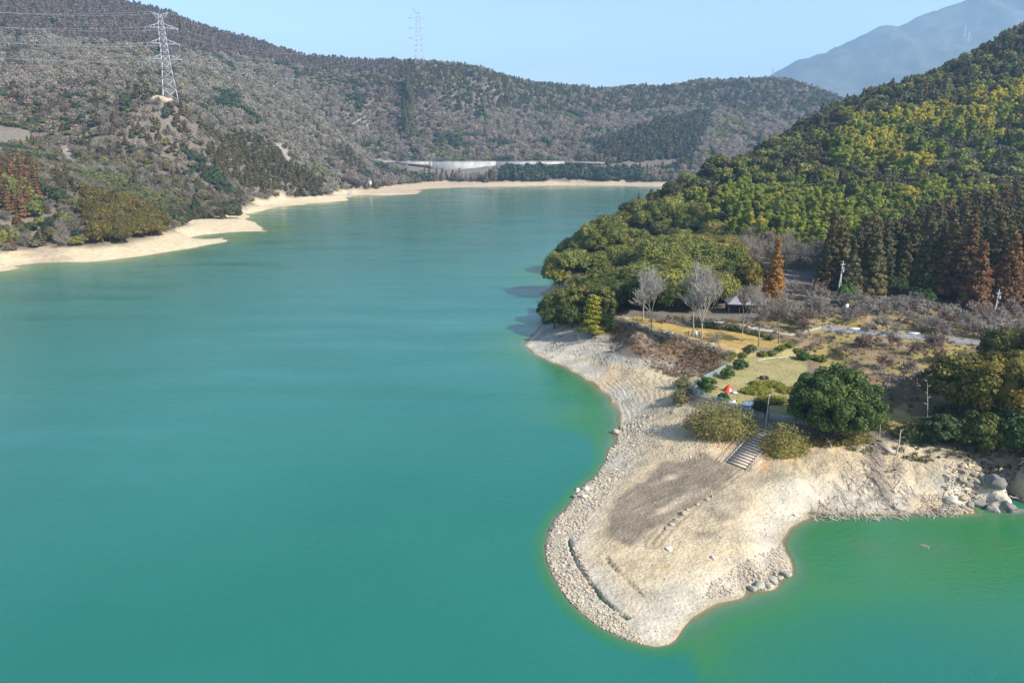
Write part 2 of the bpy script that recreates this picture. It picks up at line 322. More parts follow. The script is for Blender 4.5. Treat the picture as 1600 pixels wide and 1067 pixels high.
def water_material():
    m, t, b, o = mat('water')
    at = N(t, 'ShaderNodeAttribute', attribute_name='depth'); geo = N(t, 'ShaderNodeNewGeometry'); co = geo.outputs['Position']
    mp = N(t, 'ShaderNodeMapping'); mp.inputs['Scale'].default_value = (.55, 1.0, 1); mp.inputs['Rotation'].default_value = (0, 0, .45); t.links.new(co, mp.inputs[0])
    n1 = N(t, 'ShaderNodeTexNoise', Scale=1.1, Detail=5.0, Roughness=.6); t.links.new(mp.outputs[0], n1.inputs['Vector'])
    n2 = N(t, 'ShaderNodeTexNoise', Scale=.02, Detail=3.0); t.links.new(co, n2.inputs['Vector'])
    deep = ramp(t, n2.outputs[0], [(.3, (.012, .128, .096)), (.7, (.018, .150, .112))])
    cc = ramp(t, at.outputs['Fac'], [(0.0, (.30, .235, .145)), (.022, (.19, .19, .10)), (.07, (.07, .165, .075)), (.16, (.05, .145, .07)), (.3, (.034, .155, .052)), (.62, (.026, .150, .062))])  # shallow-water colours; the greens also paint in the shore trees' reflection
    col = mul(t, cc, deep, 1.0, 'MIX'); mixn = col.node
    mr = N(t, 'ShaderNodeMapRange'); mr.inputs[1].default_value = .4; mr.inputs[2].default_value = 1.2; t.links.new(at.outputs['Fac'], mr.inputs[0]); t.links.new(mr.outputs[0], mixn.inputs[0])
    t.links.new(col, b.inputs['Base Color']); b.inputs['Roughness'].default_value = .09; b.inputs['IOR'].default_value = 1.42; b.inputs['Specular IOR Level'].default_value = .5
    bp = N(t, 'ShaderNodeBump', Strength=.5, Distance=.2); t.links.new(n1.outputs[0], bp.inputs['Height']); t.links.new(bp.outputs[0], b.inputs['Normal'])
    n3 = N(t, 'ShaderNodeTexNoise', Scale=.045, Detail=4.0, Roughness=.6); mp3 = N(t, 'ShaderNodeMapping'); mp3.inputs['Scale'].default_value = (.35, 1.6, 1); mp3.inputs['Rotation'].default_value = (0, 0, .2); t.links.new(co, mp3.inputs[0]); t.links.new(mp3.outputs[0], n3.inputs['Vector'])
    rr = N(t, 'ShaderNodeMapRange'); rr.inputs[1].default_value = .35; rr.inputs[2].default_value = .65; rr.inputs[3].default_value = .05; rr.inputs[4].default_value = .2; t.links.new(n3.outputs[0], rr.inputs[0]); t.links.new(rr.outputs[0], b.inputs['Roughness'])
    bs = N(t, 'ShaderNodeMapRange'); bs.inputs[1].default_value = .3; bs.inputs[2].default_value = .7; bs.inputs[3].default_value = .25; bs.inputs[4].default_value = .85; t.links.new(n3.outputs[0], bs.inputs[0]); t.links.new(bs.outputs[0], bp.inputs['Strength'])
    tr = N(t, 'ShaderNodeBsdfTransparent'); tr.inputs[0].default_value = (.80, .86, .72, 1)
    al = N(t, 'ShaderNodeMapRange'); al.inputs[1].default_value = 0; al.inputs[2].default_value = .06; al.inputs[3].default_value = .3; al.inputs[4].default_value = 1; t.links.new(at.outputs['Fac'], al.inputs[0])
    mx = N(t, 'ShaderNodeMixShader'); t.links.new(al.outputs[0], mx.inputs[0]); t.links.new(tr.outputs[0], mx.inputs[1]); t.links.new(b.outputs[0], mx.inputs[2]); t.links.new(mx.outputs[0], o.inputs[0])
    return m
M_GROUND = ground_material(); M_WATER = water_material()

# ------------------------------------------------------------------ ground and water
def axis(pieces): return np.unique(np.round(np.concatenate([np.arange(a, b, s) for a, b, s in pieces]), 3))
XS = axis([(-9000, -3000, 1000), (-3000, -900, 100), (-900, -20, 8), (-20, 0, 2), (0, 118, .32), (118, 150, 1.5), (150, 760, 8), (760, 3000, 100), (3000, 9001, 1000)])
YS = axis([(-3000, -200, 400), (-200, 60, 13), (60, 66, 2), (66, 132, .30), (132, 235, .46), (235, 290, 1.6), (290, 1900, 7), (1900, 3000, 80), (3000, 9001, 1000)])
GX, GY = np.meshgrid(XS, YS); GZ = height(GX, GY)
nx, ny = len(XS), len(YS); gi = np.arange(nx * ny).reshape(ny, nx)
GQ = np.stack([gi[:-1, :-1], gi[:-1, 1:], gi[1:, 1:], gi[1:, :-1]], -1).reshape(-1, 4)
def ground_tint(x, y, z):
    U, V, f = project(x, y, z); T = np.empty((len(x), 3)); near = f < 330
    n1 = fbm(x, y, 14, 4)[:, None]; n2 = fbm(x + 300, y, 3.5, 3)[:, None]; n3 = fbm(x, y - 500, 40, 3)[:, None]
    T[:] = np.array((.165, .138, .108)) * (1 + .3 * n3)
    L = lambda a, b, k: a * (1 - k) + np.asarray(b) * k
    # draw-down zone: bare pale silt and rock
    sand = np.array((.54, .44, .285)) * (1 + .08 * n1); edge = sstep(5.6, 4.9, z + fbm(x, y, 12, 3) * .5)[:, None]
    k = (edge[:, 0] > 0) & (z < 7)
    T = L(T, sand, edge)
    farr = (f > 880) & (f < 1250) & (z < 6); T[farr] = L(T[farr], (.42, .32, .22), .75)
    bandw = sstep(.4, .05, z)[:, None] * .25; T = L(T, (.30, .22, .13), np.where(k[:, None], bandw, 0))
    grey = inside(U, V, [(60, 380), (95, 388), (105, 410), (55, 412), (30, 395)]) & (~near); T[grey] = L(T[grey], (.30, .23, .17), .6)
    bare = inside(U, V, [(238, 154), (250, 140), (262, 126), (284, 138), (300, 162), (290, 166), (268, 156)]) & (f > 600) & (f < 800); T[bare] = (.56, .45, .30)
    for poly in ([(92, 215), (108, 222), (128, 256), (98, 244)], [(425, 215), (440, 222), (462, 250), (448, 252)], [(555, 180), (580, 175), (600, 250), (520, 250)]):
        q = inside(U, V, poly) & (f > 450); T[q] = L(T[q], (.36, .32, .28), .7)
    i = np.where(near & (x > -5))[0]; u, v, X, Y, Z = U[i], V[i], x[i], y[i], z[i]; t = T[i]; a, b = n1[i], n2[i]
    s = np.array((.47, .375, .24)) * (1 + .10 * a + .14 * b); k = sstep(5.4, 4.8, Z + a[:, 0] * .4)[:, None]
    t = L(t, s, k)
    # stony margin, tan earth, brown mud pan with streaks
    shd = seg_dist(X, Y, near_shore); kk = sstep(9, 3, shd + a[:, 0] * 3)[:, None] * k; t = L(t, np.array((.46, .42, .34)) * (1 + .22 * b), kk * .8)
    t = L(t, (.36, .29, .19), sstep(.25, .02, Z)[:, None] * k * .8)
    def patch(poly, col, soft=.8, amt=1.0, z=None, wob=1.2):
        w = [G(p, q, 1.6 if z is None else z)[:2] for p, q in poly]
        m = sstep(-soft, soft, sdist(X, Y, w) + a[:, 0] * wob + b[:, 0] * wob * .7)[:, None] * amt
        return L(t, col, m)
    rx_ = (X * .83 + Y * .56); ry_ = (-X * .56 + Y * .83); strk = fbm(rx_, ry_ * 5, 9, 4)[:, None]; mud = np.array((.20, .162, .118)) * (1 + .10 * b + .16 * strk)
    t = patch([(1035, 724), (1100, 718), (1150, 735), (1140, 755), (1110, 775), (1060, 800), (1020, 822), (985, 850), (955, 842), (938, 825), (950, 795), (985, 765), (1010, 745)], mud, 1.0, .92, None, 1.9)
    t = patch([(1100, 775), (1150, 770), (1162, 790), (1150, 808), (1118, 815), (1100, 800)], (.33, .27, .19), 1.0, .7)
    tr_ = [G(p, q, 1.6)[:2] for p, q in [(1020, 848), (1050, 815), (1090, 785), (1140, 752), (1160, 738)]]
    for off_, cl in ((0, (.22, .17, .12)), (1.1, (.30, .23, .155))):
        dd = np.abs(seg_dist(X, Y, tr_) - off_); t = L(t, cl, (1 - sstep(.15, .4, dd))[:, None] * .8)
    t = L(t, (.50, .40, .28), (sstep(-.05, .4, strk[:, 0]) * sstep(-1, 3, sdist(X, Y, [G(p, q, 1.6)[:2] for p, q in [(975, 800), (1040, 738), (1110, 765), (1030, 822)]])))[:, None] * .85)
    t = patch([(1112, 800), (1150, 812), (1120, 818)], (.26, .21, .15), .6, .8)
    t = patch([(1085, 832), (1120, 835), (1115, 840), (1090, 838)], (.27, .22, .16), .5, .8)
    t = patch([(1110, 692), (1150, 695), (1140, 712), (1110, 705)], (.55, .36, .18), .8, .7, 2.8)
    t = patch([(1190, 715), (1210, 720), (1200, 745), (1188, 740)], (.50, .27, .12), .7, .7, 2.8)
    for cx, cy, rr in ((1030, 884, 16), (882, 897, 9), (990, 945, 14), (1060, 975, 12), (1015, 995, 14), (950, 590, 26), (1230, 735, 20), (1300, 720, 26), (1450, 780, 30)):
        t = patch([(cx - rr, cy), (cx, cy - rr * .5), (cx + rr, cy), (cx, cy + rr * .5)], (.54, .37, .19), 1.0, .5)
    # banks and lawns
    red = inside(u, v, [(955, 505), (1000, 514), (1130, 556), (1120, 580), (1090, 580), (1000, 556), (955, 530)]); t[red] = np.array((.21, .135, .08)) * (1 + .5 * b[red] + .25 * a[red])
    grav = inside(u, v, [(850, 505), (960, 520), (1000, 552), (1080, 578), (1040, 580), (930, 560), (830, 545)]) & (Z < 5); t[grav] = np.array((.38, .345, .29)) * (1 + .3 * b[grav])
    lawn2 = inside(u, v, [(1180, 500), (1600, 470), (1600, 700), (1300, 660), (1260, 555), (1230, 535)]) & (Z > 5.5)
    t[lawn2] = np.array((.235, .17, .09)) * (1 + .45 * a[lawn2] + .3 * b[lawn2])
    g2 = lawn2 & (fbm(X, Y, 9, 2) > .15); t[g2] = np.array((.31, .245, .09))
    m = sstep(-.6, .6, sdist(X, Y, low_lawn) + b[:, 0] * .4)[:, None]
    t = L(t, np.array((.325, .275, .12)) * (1 + .18 * a + .12 * b), m)
    worn = sstep(.1, .6, fbm(X, Y * 1.7, 11, 3))[:, None] * m; t = L(t, (.36, .29, .175), worn * .6)
    m = sstep(-.6, .6, sdist(X, Y, up_lawn) + b[:, 0] * .4)[:, None]
    t = L(t, np.array((.40, .275, .085)) * (1 + .16 * a + .1 * b), m)
    worn = (sstep(4.5, 2.0, seg_dist(X, Y, up_lawn[:5]) - a[:, 0])[:, None]) * m; t = L(t, (.42, .31, .16), worn * .8)
    T[i] = t
    return np.clip(T, .02, .8)
GT = ground_tint(GX.ravel(), GY.ravel(), GZ.ravel())
ground = link('ground', mesh_from('ground', np.stack([GX.ravel(), GY.ravel(), GZ.ravel()], -1), GQ, GT, M_GROUND, True)); tag(ground, kind='structure')
def build_water():
    z = GZ.ravel(); wet = (z[GQ].min(1) < .15)
    q = GQ[wet]; used = np.unique(q); mp = np.full(nx * ny, -1); mp[used] = np.arange(len(used))
    V = np.stack([GX.ravel()[used], GY.ravel()[used], np.zeros(len(used))], -1)
    me = mesh_from('water', V, mp[q], None, M_WATER, True)
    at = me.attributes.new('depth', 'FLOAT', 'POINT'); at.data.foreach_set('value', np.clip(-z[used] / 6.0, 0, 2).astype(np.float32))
    tag(link('water', me), kind='structure')
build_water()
# ------------------------------------------------------------------ far mountain and air
def build_mountain():
    rid = [(1100, 190), (1180, 132), (1205, 118), (1240, 97), (1290, 82), (1340, 60), (1372, 44), (1386, 38), (1400, 42), (1440, 24), (1500, 4), (1530, -8), (1560, -2), (1590, -24), (1660, -50), (1760, -30), (1900, -80), (2100, -60), (2400, 60)]
    us = np.arange(1080, 2400, 7.0); d0 = 6200.0
    zz = np.interp(us, [r[0] for r in rid], [r[1] for r in rid])
    rx = np.array([D(u, v, d0)[0] for u, v in zip(us, zz)]); rz = np.array([D(u, v, d0)[2] for u, v in zip(us, zz)])
    rows = np.linspace(0, 1, 60); V = []
    for r in rows:
        y = d0 - 2200 * r
        prof = (1 - r) ** 1.15
        sp = fbm(rx, np.full_like(rx, y), 900, 5) * 190 * math.sin(math.pi * min(1, r * 1.0 + .02)) + (1 - np.abs(fbm(rx + y * .3, np.full_like(rx, y * .35), 420, 3))) * 90 * min(1, r * 5) * (1 - r)
        V.append(np.stack([rx * (y / d0) ** .2, np.full_like(rx, y), np.maximum(rz * prof + sp + fbm(rx, rx * 0 + y, 60, 2) * 14, 8)], -1))
    for k in range(1, 6):
        V.append(np.stack([rx, np.full_like(rx, d0 + 300 * k), np.maximum(rz * (1 - k / 5), 8)], -1))
    rowsV = V[:60][::-1] + V[60:]
    n = len(us); m = len(rowsV); V = np.concatenate(rowsV); g = np.arange(n * m).reshape(m, n)
    Q = np.stack([g[:-1, :-1], g[:-1, 1:], g[1:, 1:], g[1:, :-1]], -1).reshape(-1, 4)
    c = fbm(V[:, 0], V[:, 1] + V[:, 2], 170, 4)[:, None]
    T = np.array((.085, .08, .06)) * (1 + .35 * c) + .03 * (fbm(V[:, 0], V[:, 1] + V[:, 2], 70, 3)[:, None] > .15)
    tag(link('mountain', mesh_from('mountain', V, Q, T, M_GROUND, True)), kind='structure')
build_mountain()
def build_haze():
    m = bpy.data.materials.new('haze'); m.use_nodes = True; t = m.node_tree; t.nodes.clear()
    o = N(t, 'ShaderNodeOutputMaterial'); v = N(t, 'ShaderNodeVolumePrincipled'); v.inputs['Color'].default_value = (.40, .68, 1.0, 1)
    v.inputs['Density'].default_value = HAZE; v.inputs['Anisotropy'].default_value = 0.1; t.links.new(v.outputs[0], o.inputs['Volume'])
    g = Geo(); box(g, (0, 3000, 520), (18800, 12800, 1080)); tag(g.build('haze', m), kind='stuff')
HAZE = 1.45e-4
if HAZE: build_haze()

# ------------------------------------------------------------------ vegetation: crowns of many small leaf faces
def rnd_unit(n):
    v = RNG.normal(size=(n, 3)); return v / np.linalg.norm(v, axis=1)[:, None]
def leaves(g, ctr, nrm, size, tint, jit=.55, asp=1.0, tj=.18):
    n = len(ctr); q = nrm + RNG.normal(size=(n, 3)) * jit; q /= np.linalg.norm(q, axis=1)[:, None] + 1e-9
    a = np.cross(q, rnd_unit(n)); a /= np.linalg.norm(a, axis=1)[:, None] + 1e-9; b = np.cross(q, a)
    s = (size * RNG.uniform(.55, 1.4, n))[:, None]; a = a * s * asp; b = b * s / asp
    k = RNG.uniform(.5, 1, (n, 1))
    V = np.stack([ctr - a, ctr - b * k, ctr + a, ctr + b], 1).reshape(-1, 3)
    T = np.asarray(tint) * (1 + tj * RNG.normal(size=(n, 1))) * (1 + .06 * RNG.normal(size=(n, 3)))
    g.add(V, np.arange(4 * n).reshape(n, 4), np.repeat(np.clip(T, .005, .9), 4, 0))
def puff(g, c, r, n, size, tint, squash=(1, 1, 1), core=.66, up=.25, **k):
    d = rnd_unit(n); d = d[d[:, 2] > -.75]; rr = RNG.uniform(.8, 1.06, (len(d), 1)); sq = np.array(squash) * r
    leaves(g, np.array(c) + d * rr * sq, d / np.array(squash) + np.array([0, 0, up]), size, tint, **k)
    if core:
        V, Q = QS[2]; g.add(V * sq * core * RNG.uniform(.88, 1.08, (len(V), 1)) + np.array(c), Q, tint)
def broadleaf_crown(R, H, npuff, nleaf, size, tint, tint2=None, rp=.36, base=.18):
    """a cauliflower crown: puffs over a dome of radius R and height H, standing on z=0"""
    g = Geo(); t2 = tint2 if tint2 is not None else tint
    ga = math.pi * (3 - 5 ** .5)
    for i in range(npuff):
        f = (i + .5) / npuff; ph = i * ga + RNG.normal() * .25; cz = 1 - f * 1.35; sr = math.sqrt(max(0, 1 - max(cz, -.35) ** 2)) if cz > -.35 else .9
        rr = R * rp * RNG.uniform(.75, 1.25); k = RNG.uniform(.84, 1.06)
        c = (sr * (R - rr * .6) * math.cos(ph) * k, sr * (R - rr * .6) * math.sin(ph) * k, base * H + H * (1 - base) * (.30 + .48 * (cz + .35) / 1.35) * k)
        mix = RNG.uniform(0, 1); tt = np.array(tint) * (1 - mix) + np.array(t2) * mix
        puff(g, c, rr, nleaf // npuff, size, tt * RNG.uniform(.85, 1.15), (1, 1, .82))
    V, Q = QS[3]; g.add(V * (R * .55, R * .55, H * .26) + np.array([0, 0, H * (.42 + base * .5)]), Q, tint)
    return g
def conifer_crown(R, H, nleaf, size, tint, tint2, base=.15, power=.75, tiers=11):
    g = Geo(); per = max(4, nleaf // (tiers * 6))
    for k in range(tiers):
        f = (k + .3) / tiers; z = H * (base + (1 - base) * f); r = R * (1 - f) ** power + R * .06
        m = max(3, int(7 * (1 - f) + 2)); off = RNG.uniform(0, 6)
        for j in range(m):
            a = off + j * 2 * math.pi / m + RNG.normal() * .2; q = r * RNG.uniform(.5, .72); pr = max(r * .42, R * .14) * RNG.uniform(.8, 1.2)
            mix = RNG.uniform(0, 1) ** 1.3; tt = np.array(tint) * (1 - mix) + np.array(tint2) * mix
            puff(g, (q * math.cos(a), q * math.sin(a), z - r * .12 + RNG.normal() * H * .012), pr, per, size, tt, (1, 1, .75), core=.7, up=.35)
    # the spine of the crown
    n = 8; V, Q = QS[2]
    for k in range(n):
        f = (k + .5) / n; r = R * .55 * (1 - f) ** power; g.add(V * (r, r, H * .09) + np.array([0, 0, H * (base + (1 - base) * f) - .03 * H]), Q, tint)
    top = np.array([[0, 0, H * (.93 + .1 * RNG.random())] + RNG.normal(size=3) * R * .08 for _ in range(10)]); leaves(g, top, rnd_unit(10), size, tint2)
    return g
def bamboo_crown(H, nplume, per, size, tint, tint2, spread=2.4):
    g = Geo()
    for i in range(nplume):
        a = i * 2.4 + RNG.normal() * .4; q = spread * math.sqrt((i + .3) / nplume); hx = H * RNG.uniform(.72, 1.04); la = a + RNG.normal() * .5; lean = RNG.uniform(.8, 2.2)
        mix = RNG.uniform(0, 1); tt = np.array(tint) * (1 - mix) + np.array(tint2) * mix
        x0, y0 = q * math.cos(a), q * math.sin(a)
        for s in range(5):           # a feathery plume nodding over at its tip
            f = s / 4; z = hx * (.50 + .50 * math.sin(f * 1.85)); w = (1.75 - 1.05 * f) * RNG.uniform(.75, 1.2)
            c = (x0 + lean * f ** 1.7 * math.cos(la) + RNG.normal() * .3, y0 + lean * f ** 1.7 * math.sin(la) + RNG.normal() * .3, z)
            puff(g, c, w, per // 5, size, tt * RNG.uniform(.85, 1.15), (1, 1, .85), core=.62, up=.35, asp=1.5, jit=.6)
    return g
def branch_tree(H, levels=5, spread=.55, trunk=.28, r0=.16, rmin=.022, tint=(.4, .36, .32), kids=(3, 4), lenf=.72, droop=0.0, flat=0.0, wig=.12, sides=3):
    """trunk and crown of a leafless tree as two collectors"""
    tr, cr = Geo(), Geo()
    def grow(p, d, L, r, lev, g):
        n = 3 if lev < 3 else 2; pts = [p]; q = np.array(p)
        for i in range(n):
            d = d + RNG.normal(size=3) * wig; d[2] += (.10 - droop) * (1 if lev else .5); d = d / np.linalg.norm(d); q = q + d * L / n; pts.append(q)
        r1 = max(r * .62, rmin); tube(g, pts, np.linspace(r, r1, len(pts)), sides if lev else 6, np.array(tint) * RNG.uniform(.85, 1.12), cap=False)
        if lev >= levels: return
        k = RNG.integers(kids[0], kids[1] + 1)
        for j in range(k):
            ph = RNG.uniform(0, 6.28); a = np.cross(d, rnd_unit(1)[0]); a /= np.linalg.norm(a) + 1e-9
            sp = spread * RNG.uniform(.6, 1.35); nd = d * math.cos(sp) + a * math.sin(sp); nd[2] *= (1 - flat); nd /= np.linalg.norm(nd)
            st = pts[-1] if j < 2 or lev == 0 else pts[-2]
            grow(st, nd, L * lenf * RNG.uniform(.75, 1.2), max(r1 * .72, rmin), lev + 1, cr)
    grow(np.array([0, 0, -.3]), np.array([0, 0, 1.0]), H * trunk, r0, 0, tr)
    return tr, cr
def twig_ball(R, H, n, tint, w=.10, base=.2):
    """a leafless far tree: fans of thin twigs about a few limbs"""
    g = Geo(); d = rnd_unit(n); d[:, 2] = np.abs(d[:, 2]) * .9 - .12
    o = np.stack([RNG.normal(size=n) * R * .22, RNG.normal(size=n) * R * .22, RNG.uniform(base, .5, n) * H], -1)
    e = np.stack([d[:, 0] * R, d[:, 1] * R, H * .42 + d[:, 2] * H * .56], -1) * RNG.uniform(.8, 1.08, (n, 1))
    s = np.cross(e - o, rnd_unit(n)); s /= np.linalg.norm(s, axis=1)[:, None] + 1e-9; s *= w * RNG.uniform(.6, 1.5, (n, 1)); m = (o + e) / 2 + RNG.normal(size=(n, 3)) * R * .08
    V = np.stack([o - s * .6, m - s * 1.2, e, m + s * 1.2], 1).reshape(-1, 3)
    T = np.repeat(np.asarray(tint) * (1 + .22 * RNG.normal(size=(n, 1))), 4, 0)
    g.add(V, np.arange(4 * n).reshape(n, 4), np.clip(T, .02, .9)); return g
def twig_cloud(R, H, n, size, tint):
    """soft leafless crown: many small twig sprays filling a dome, no core"""
    g = Geo(); k = 5; per = n // k
    for j in range(k):
        a = j * 2.4 + RNG.normal() * .4; q = R * .5 * math.sqrt((j + .2) / k); c = np.array([q * math.cos(a), q * math.sin(a), H * RNG.uniform(.5, .66)])
        d = rnd_unit(per); r = RNG.uniform(.35, 1.0, (per, 1)) ** .5 * RNG.uniform(.85, 1.1); p = c + d * r * np.array([R * .62, R * .62, H * .40]); p[:, 2] = np.maximum(p[:, 2], .1 * H)
        leaves(g, p, d + np.array([0, 0, .2]), size, np.array(tint) * RNG.uniform(.85, 1.15), jit=.8, asp=1.5, tj=.15)
    return g
def trunk_geo(h, r=.22, lean=0, tint=(.13, .105, .085), limbs=0):
    g = Geo(); pts = [(0, 0, -.6), (lean * .2, 0, h * .35), (lean * .6, lean * .2, h * .7), (lean, 0, h)]; tube(g, pts, [r * 1.25, r, r * .8, r * .45], 6, tint, cap=False)
    for i in range(limbs):
        a = i * 2.4; tube(g, [(lean * .4, 0, h * .55), (math.cos(a) * h * .14, math.sin(a) * h * .14, h * .78), (math.cos(a) * h * .3, math.sin(a) * h * .3, h * .95)], [r * .5, r * .35, r * .15], 4, tint)
    return g

# species colours (leaf albedo)
OLIVE = ((.28, .265, .055), (.20, .22, .05)); OLIVE_GOLD = ((.36, .285, .055), (.25, .22, .05)); DEEP = ((.065, .105, .03), (.09, .12, .03)); BLUEG = ((.06, .085, .048), (.08, .105, .05))
BAMBOO = ((.22, .28, .04), (.37, .38, .055)); BAMBOO_Y = ((.62, .49, .055), (.38, .37, .05)); SUGI = ((.105, .105, .04), (.16, .125, .045)); SUGI_RUST = ((.22, .125, .045), (.14, .11, .042)); DARK = ((.105, .108, .045), (.15, .125, .052))
BROWN = ((.23, .165, .135), (.17, .14, .11)); RUST = ((.20, .10, .05), (.14, .095, .048)); TWIG = ((.385, .34, .265), (.31, .275, .21)); TWIGP = ((.39, .295, .23), (.32, .265, .21)); LIME = ((.25, .25, .09), (.19, .2, .08))
def variants(fn, n): return [fn(i) for i in range(n)]
HI = {   # for single trees
    'broadleaf': variants(lambda i: broadleaf_crown(4.6 + i % 3 * .5, 9.5 + i % 2, 34, 6200, .29, (1, 1, 1), (.72, .78, .8)), 5),
    'bamboo': variants(lambda i: bamboo_crown(11, 7, 520, .30, (1, 1, 1), (.8, .9, .9)), 5),
    'cedar': variants(lambda i: conifer_crown(3.9 + .3 * (i % 3), 16 + i % 2, 2600, .30, (1, 1, 1), (1.35, 1.1, 1.05)), 5)}
LO = {   # for the woods further off
    'broadleaf': variants(lambda i: broadleaf_crown(4.3, 9, 13, 560, .62, (1, 1, 1), (.75, .8, .85), rp=.42), 6),
    'bamboo': variants(lambda i: bamboo_crown(10.5, 6, 90, .58, (1, 1, 1), (.8, .9, .9)), 6),
    'cedar': variants(lambda i: conifer_crown(3.5, 12.5, 300, .6, (1, 1, 1), (1.35, 1.1, 1.05), tiers=6, power=.62), 6),
    'bare': variants(lambda i: twig_cloud(4.4, 8.5, 420, .27, (1, 1, 1)).merge(twig_ball(4.4, 8.5, 70, (1.15, 1.15, 1.15), .11)), 6)}
FAR = {
    'broadleaf': variants(lambda i: broadleaf_crown(4.2, 8, 6, 110, 1.0, (1, 1, 1), (.75, .8, .85), rp=.5), 6),
    'bamboo': variants(lambda i: broadleaf_crown(3.8, 8, 6, 100, 1.0, (1, 1, 1), (.9, .95, .9), rp=.5), 4),
    'cedar': variants(lambda i: conifer_crown(3.6, 10, 120, 1.0, (1, 1, 1), (1.2, 1.05, 1.05), tiers=4, power=.55), 6),
    'bare': variants(lambda i: twig_cloud(4.8, 8, 130, .62, (1, 1, 1)), 6)}

# ------------------------------------------------------------------ which tree grows where
RX = np.arange(-1200, 1000, 6.0); RY = np.arange(50, 2300, 6.0); _mx, _my = np.meshgrid(RX, RY); RAST = height(_mx, _my, False)
def rast(x, y):
    i = np.clip(((x + 1200) / 6).astype(int), 0, len(RX) - 1); j = np.clip(((y - 50) / 6).astype(int), 0, len(RY) - 1); return RAST[j, i]
def visible(x, y, ztop, slack=3.0):
    ok = np.ones(len(x), bool)
    for f in np.linspace(.12, .985, 70):
        ok &= ~(rast(x * f, y * f) > CAM_H + (ztop - CAM_H) * f + slack)
    return ok
def scatter(x0, x1, y0, y1, step):
    nx_, ny_ = int((x1 - x0) / step), int((y1 - y0) / step); a, b = np.meshgrid(np.arange(nx_), np.arange(ny_)); a = a + .5 * (b % 2)
    x = x0 + (a + RNG.uniform(-.38, .38, a.shape)) * step; y = y0 + (b + RNG.uniform(-.38, .38, a.shape)) * step
    return x.ravel(), y.ravel()
TR = []       # (x, y, z, species, (tint), scale, zscale)
park = [(958, 492), (1000, 492), (1090, 494), (1150, 470), (1190, 462), (1290, 455), (1300, 470), (1420, 462), (1500, 470), (1620, 480), (1800, 520), (1800, 640), (1440, 700), (1230, 700), (1060, 660), (1050, 560), (950, 520)]
B_LOW = [(1000, 322), (1060, 292), (1130, 300), (1180, 272), (1250, 292), (1460, 285), (1560, 300), (1475, 335), (1400, 368), (1290, 385), (1250, 378), (1160, 368), (1100, 345)]
B_UP = [(1280, 225), (1330, 192), (1440, 168), (1600, 128), (1700, 120), (1700, 235), (1500, 245), (1420, 268), (1300, 255)]
BLUFF = [(820, 470), (890, 375), (985, 310), (1090, 322), (1130, 350), (1155, 395), (1155, 475), (1000, 500), (840, 520)]
CEDARS = [(1285, 388), (1400, 368), (1480, 335), (1640, 320), (1800, 330), (1800, 520), (1600, 480), (1285, 480)]
OAKS = [(985, 300), (1100, 240), (1200, 240), (1250, 280), (1180, 300), (1090, 290)]
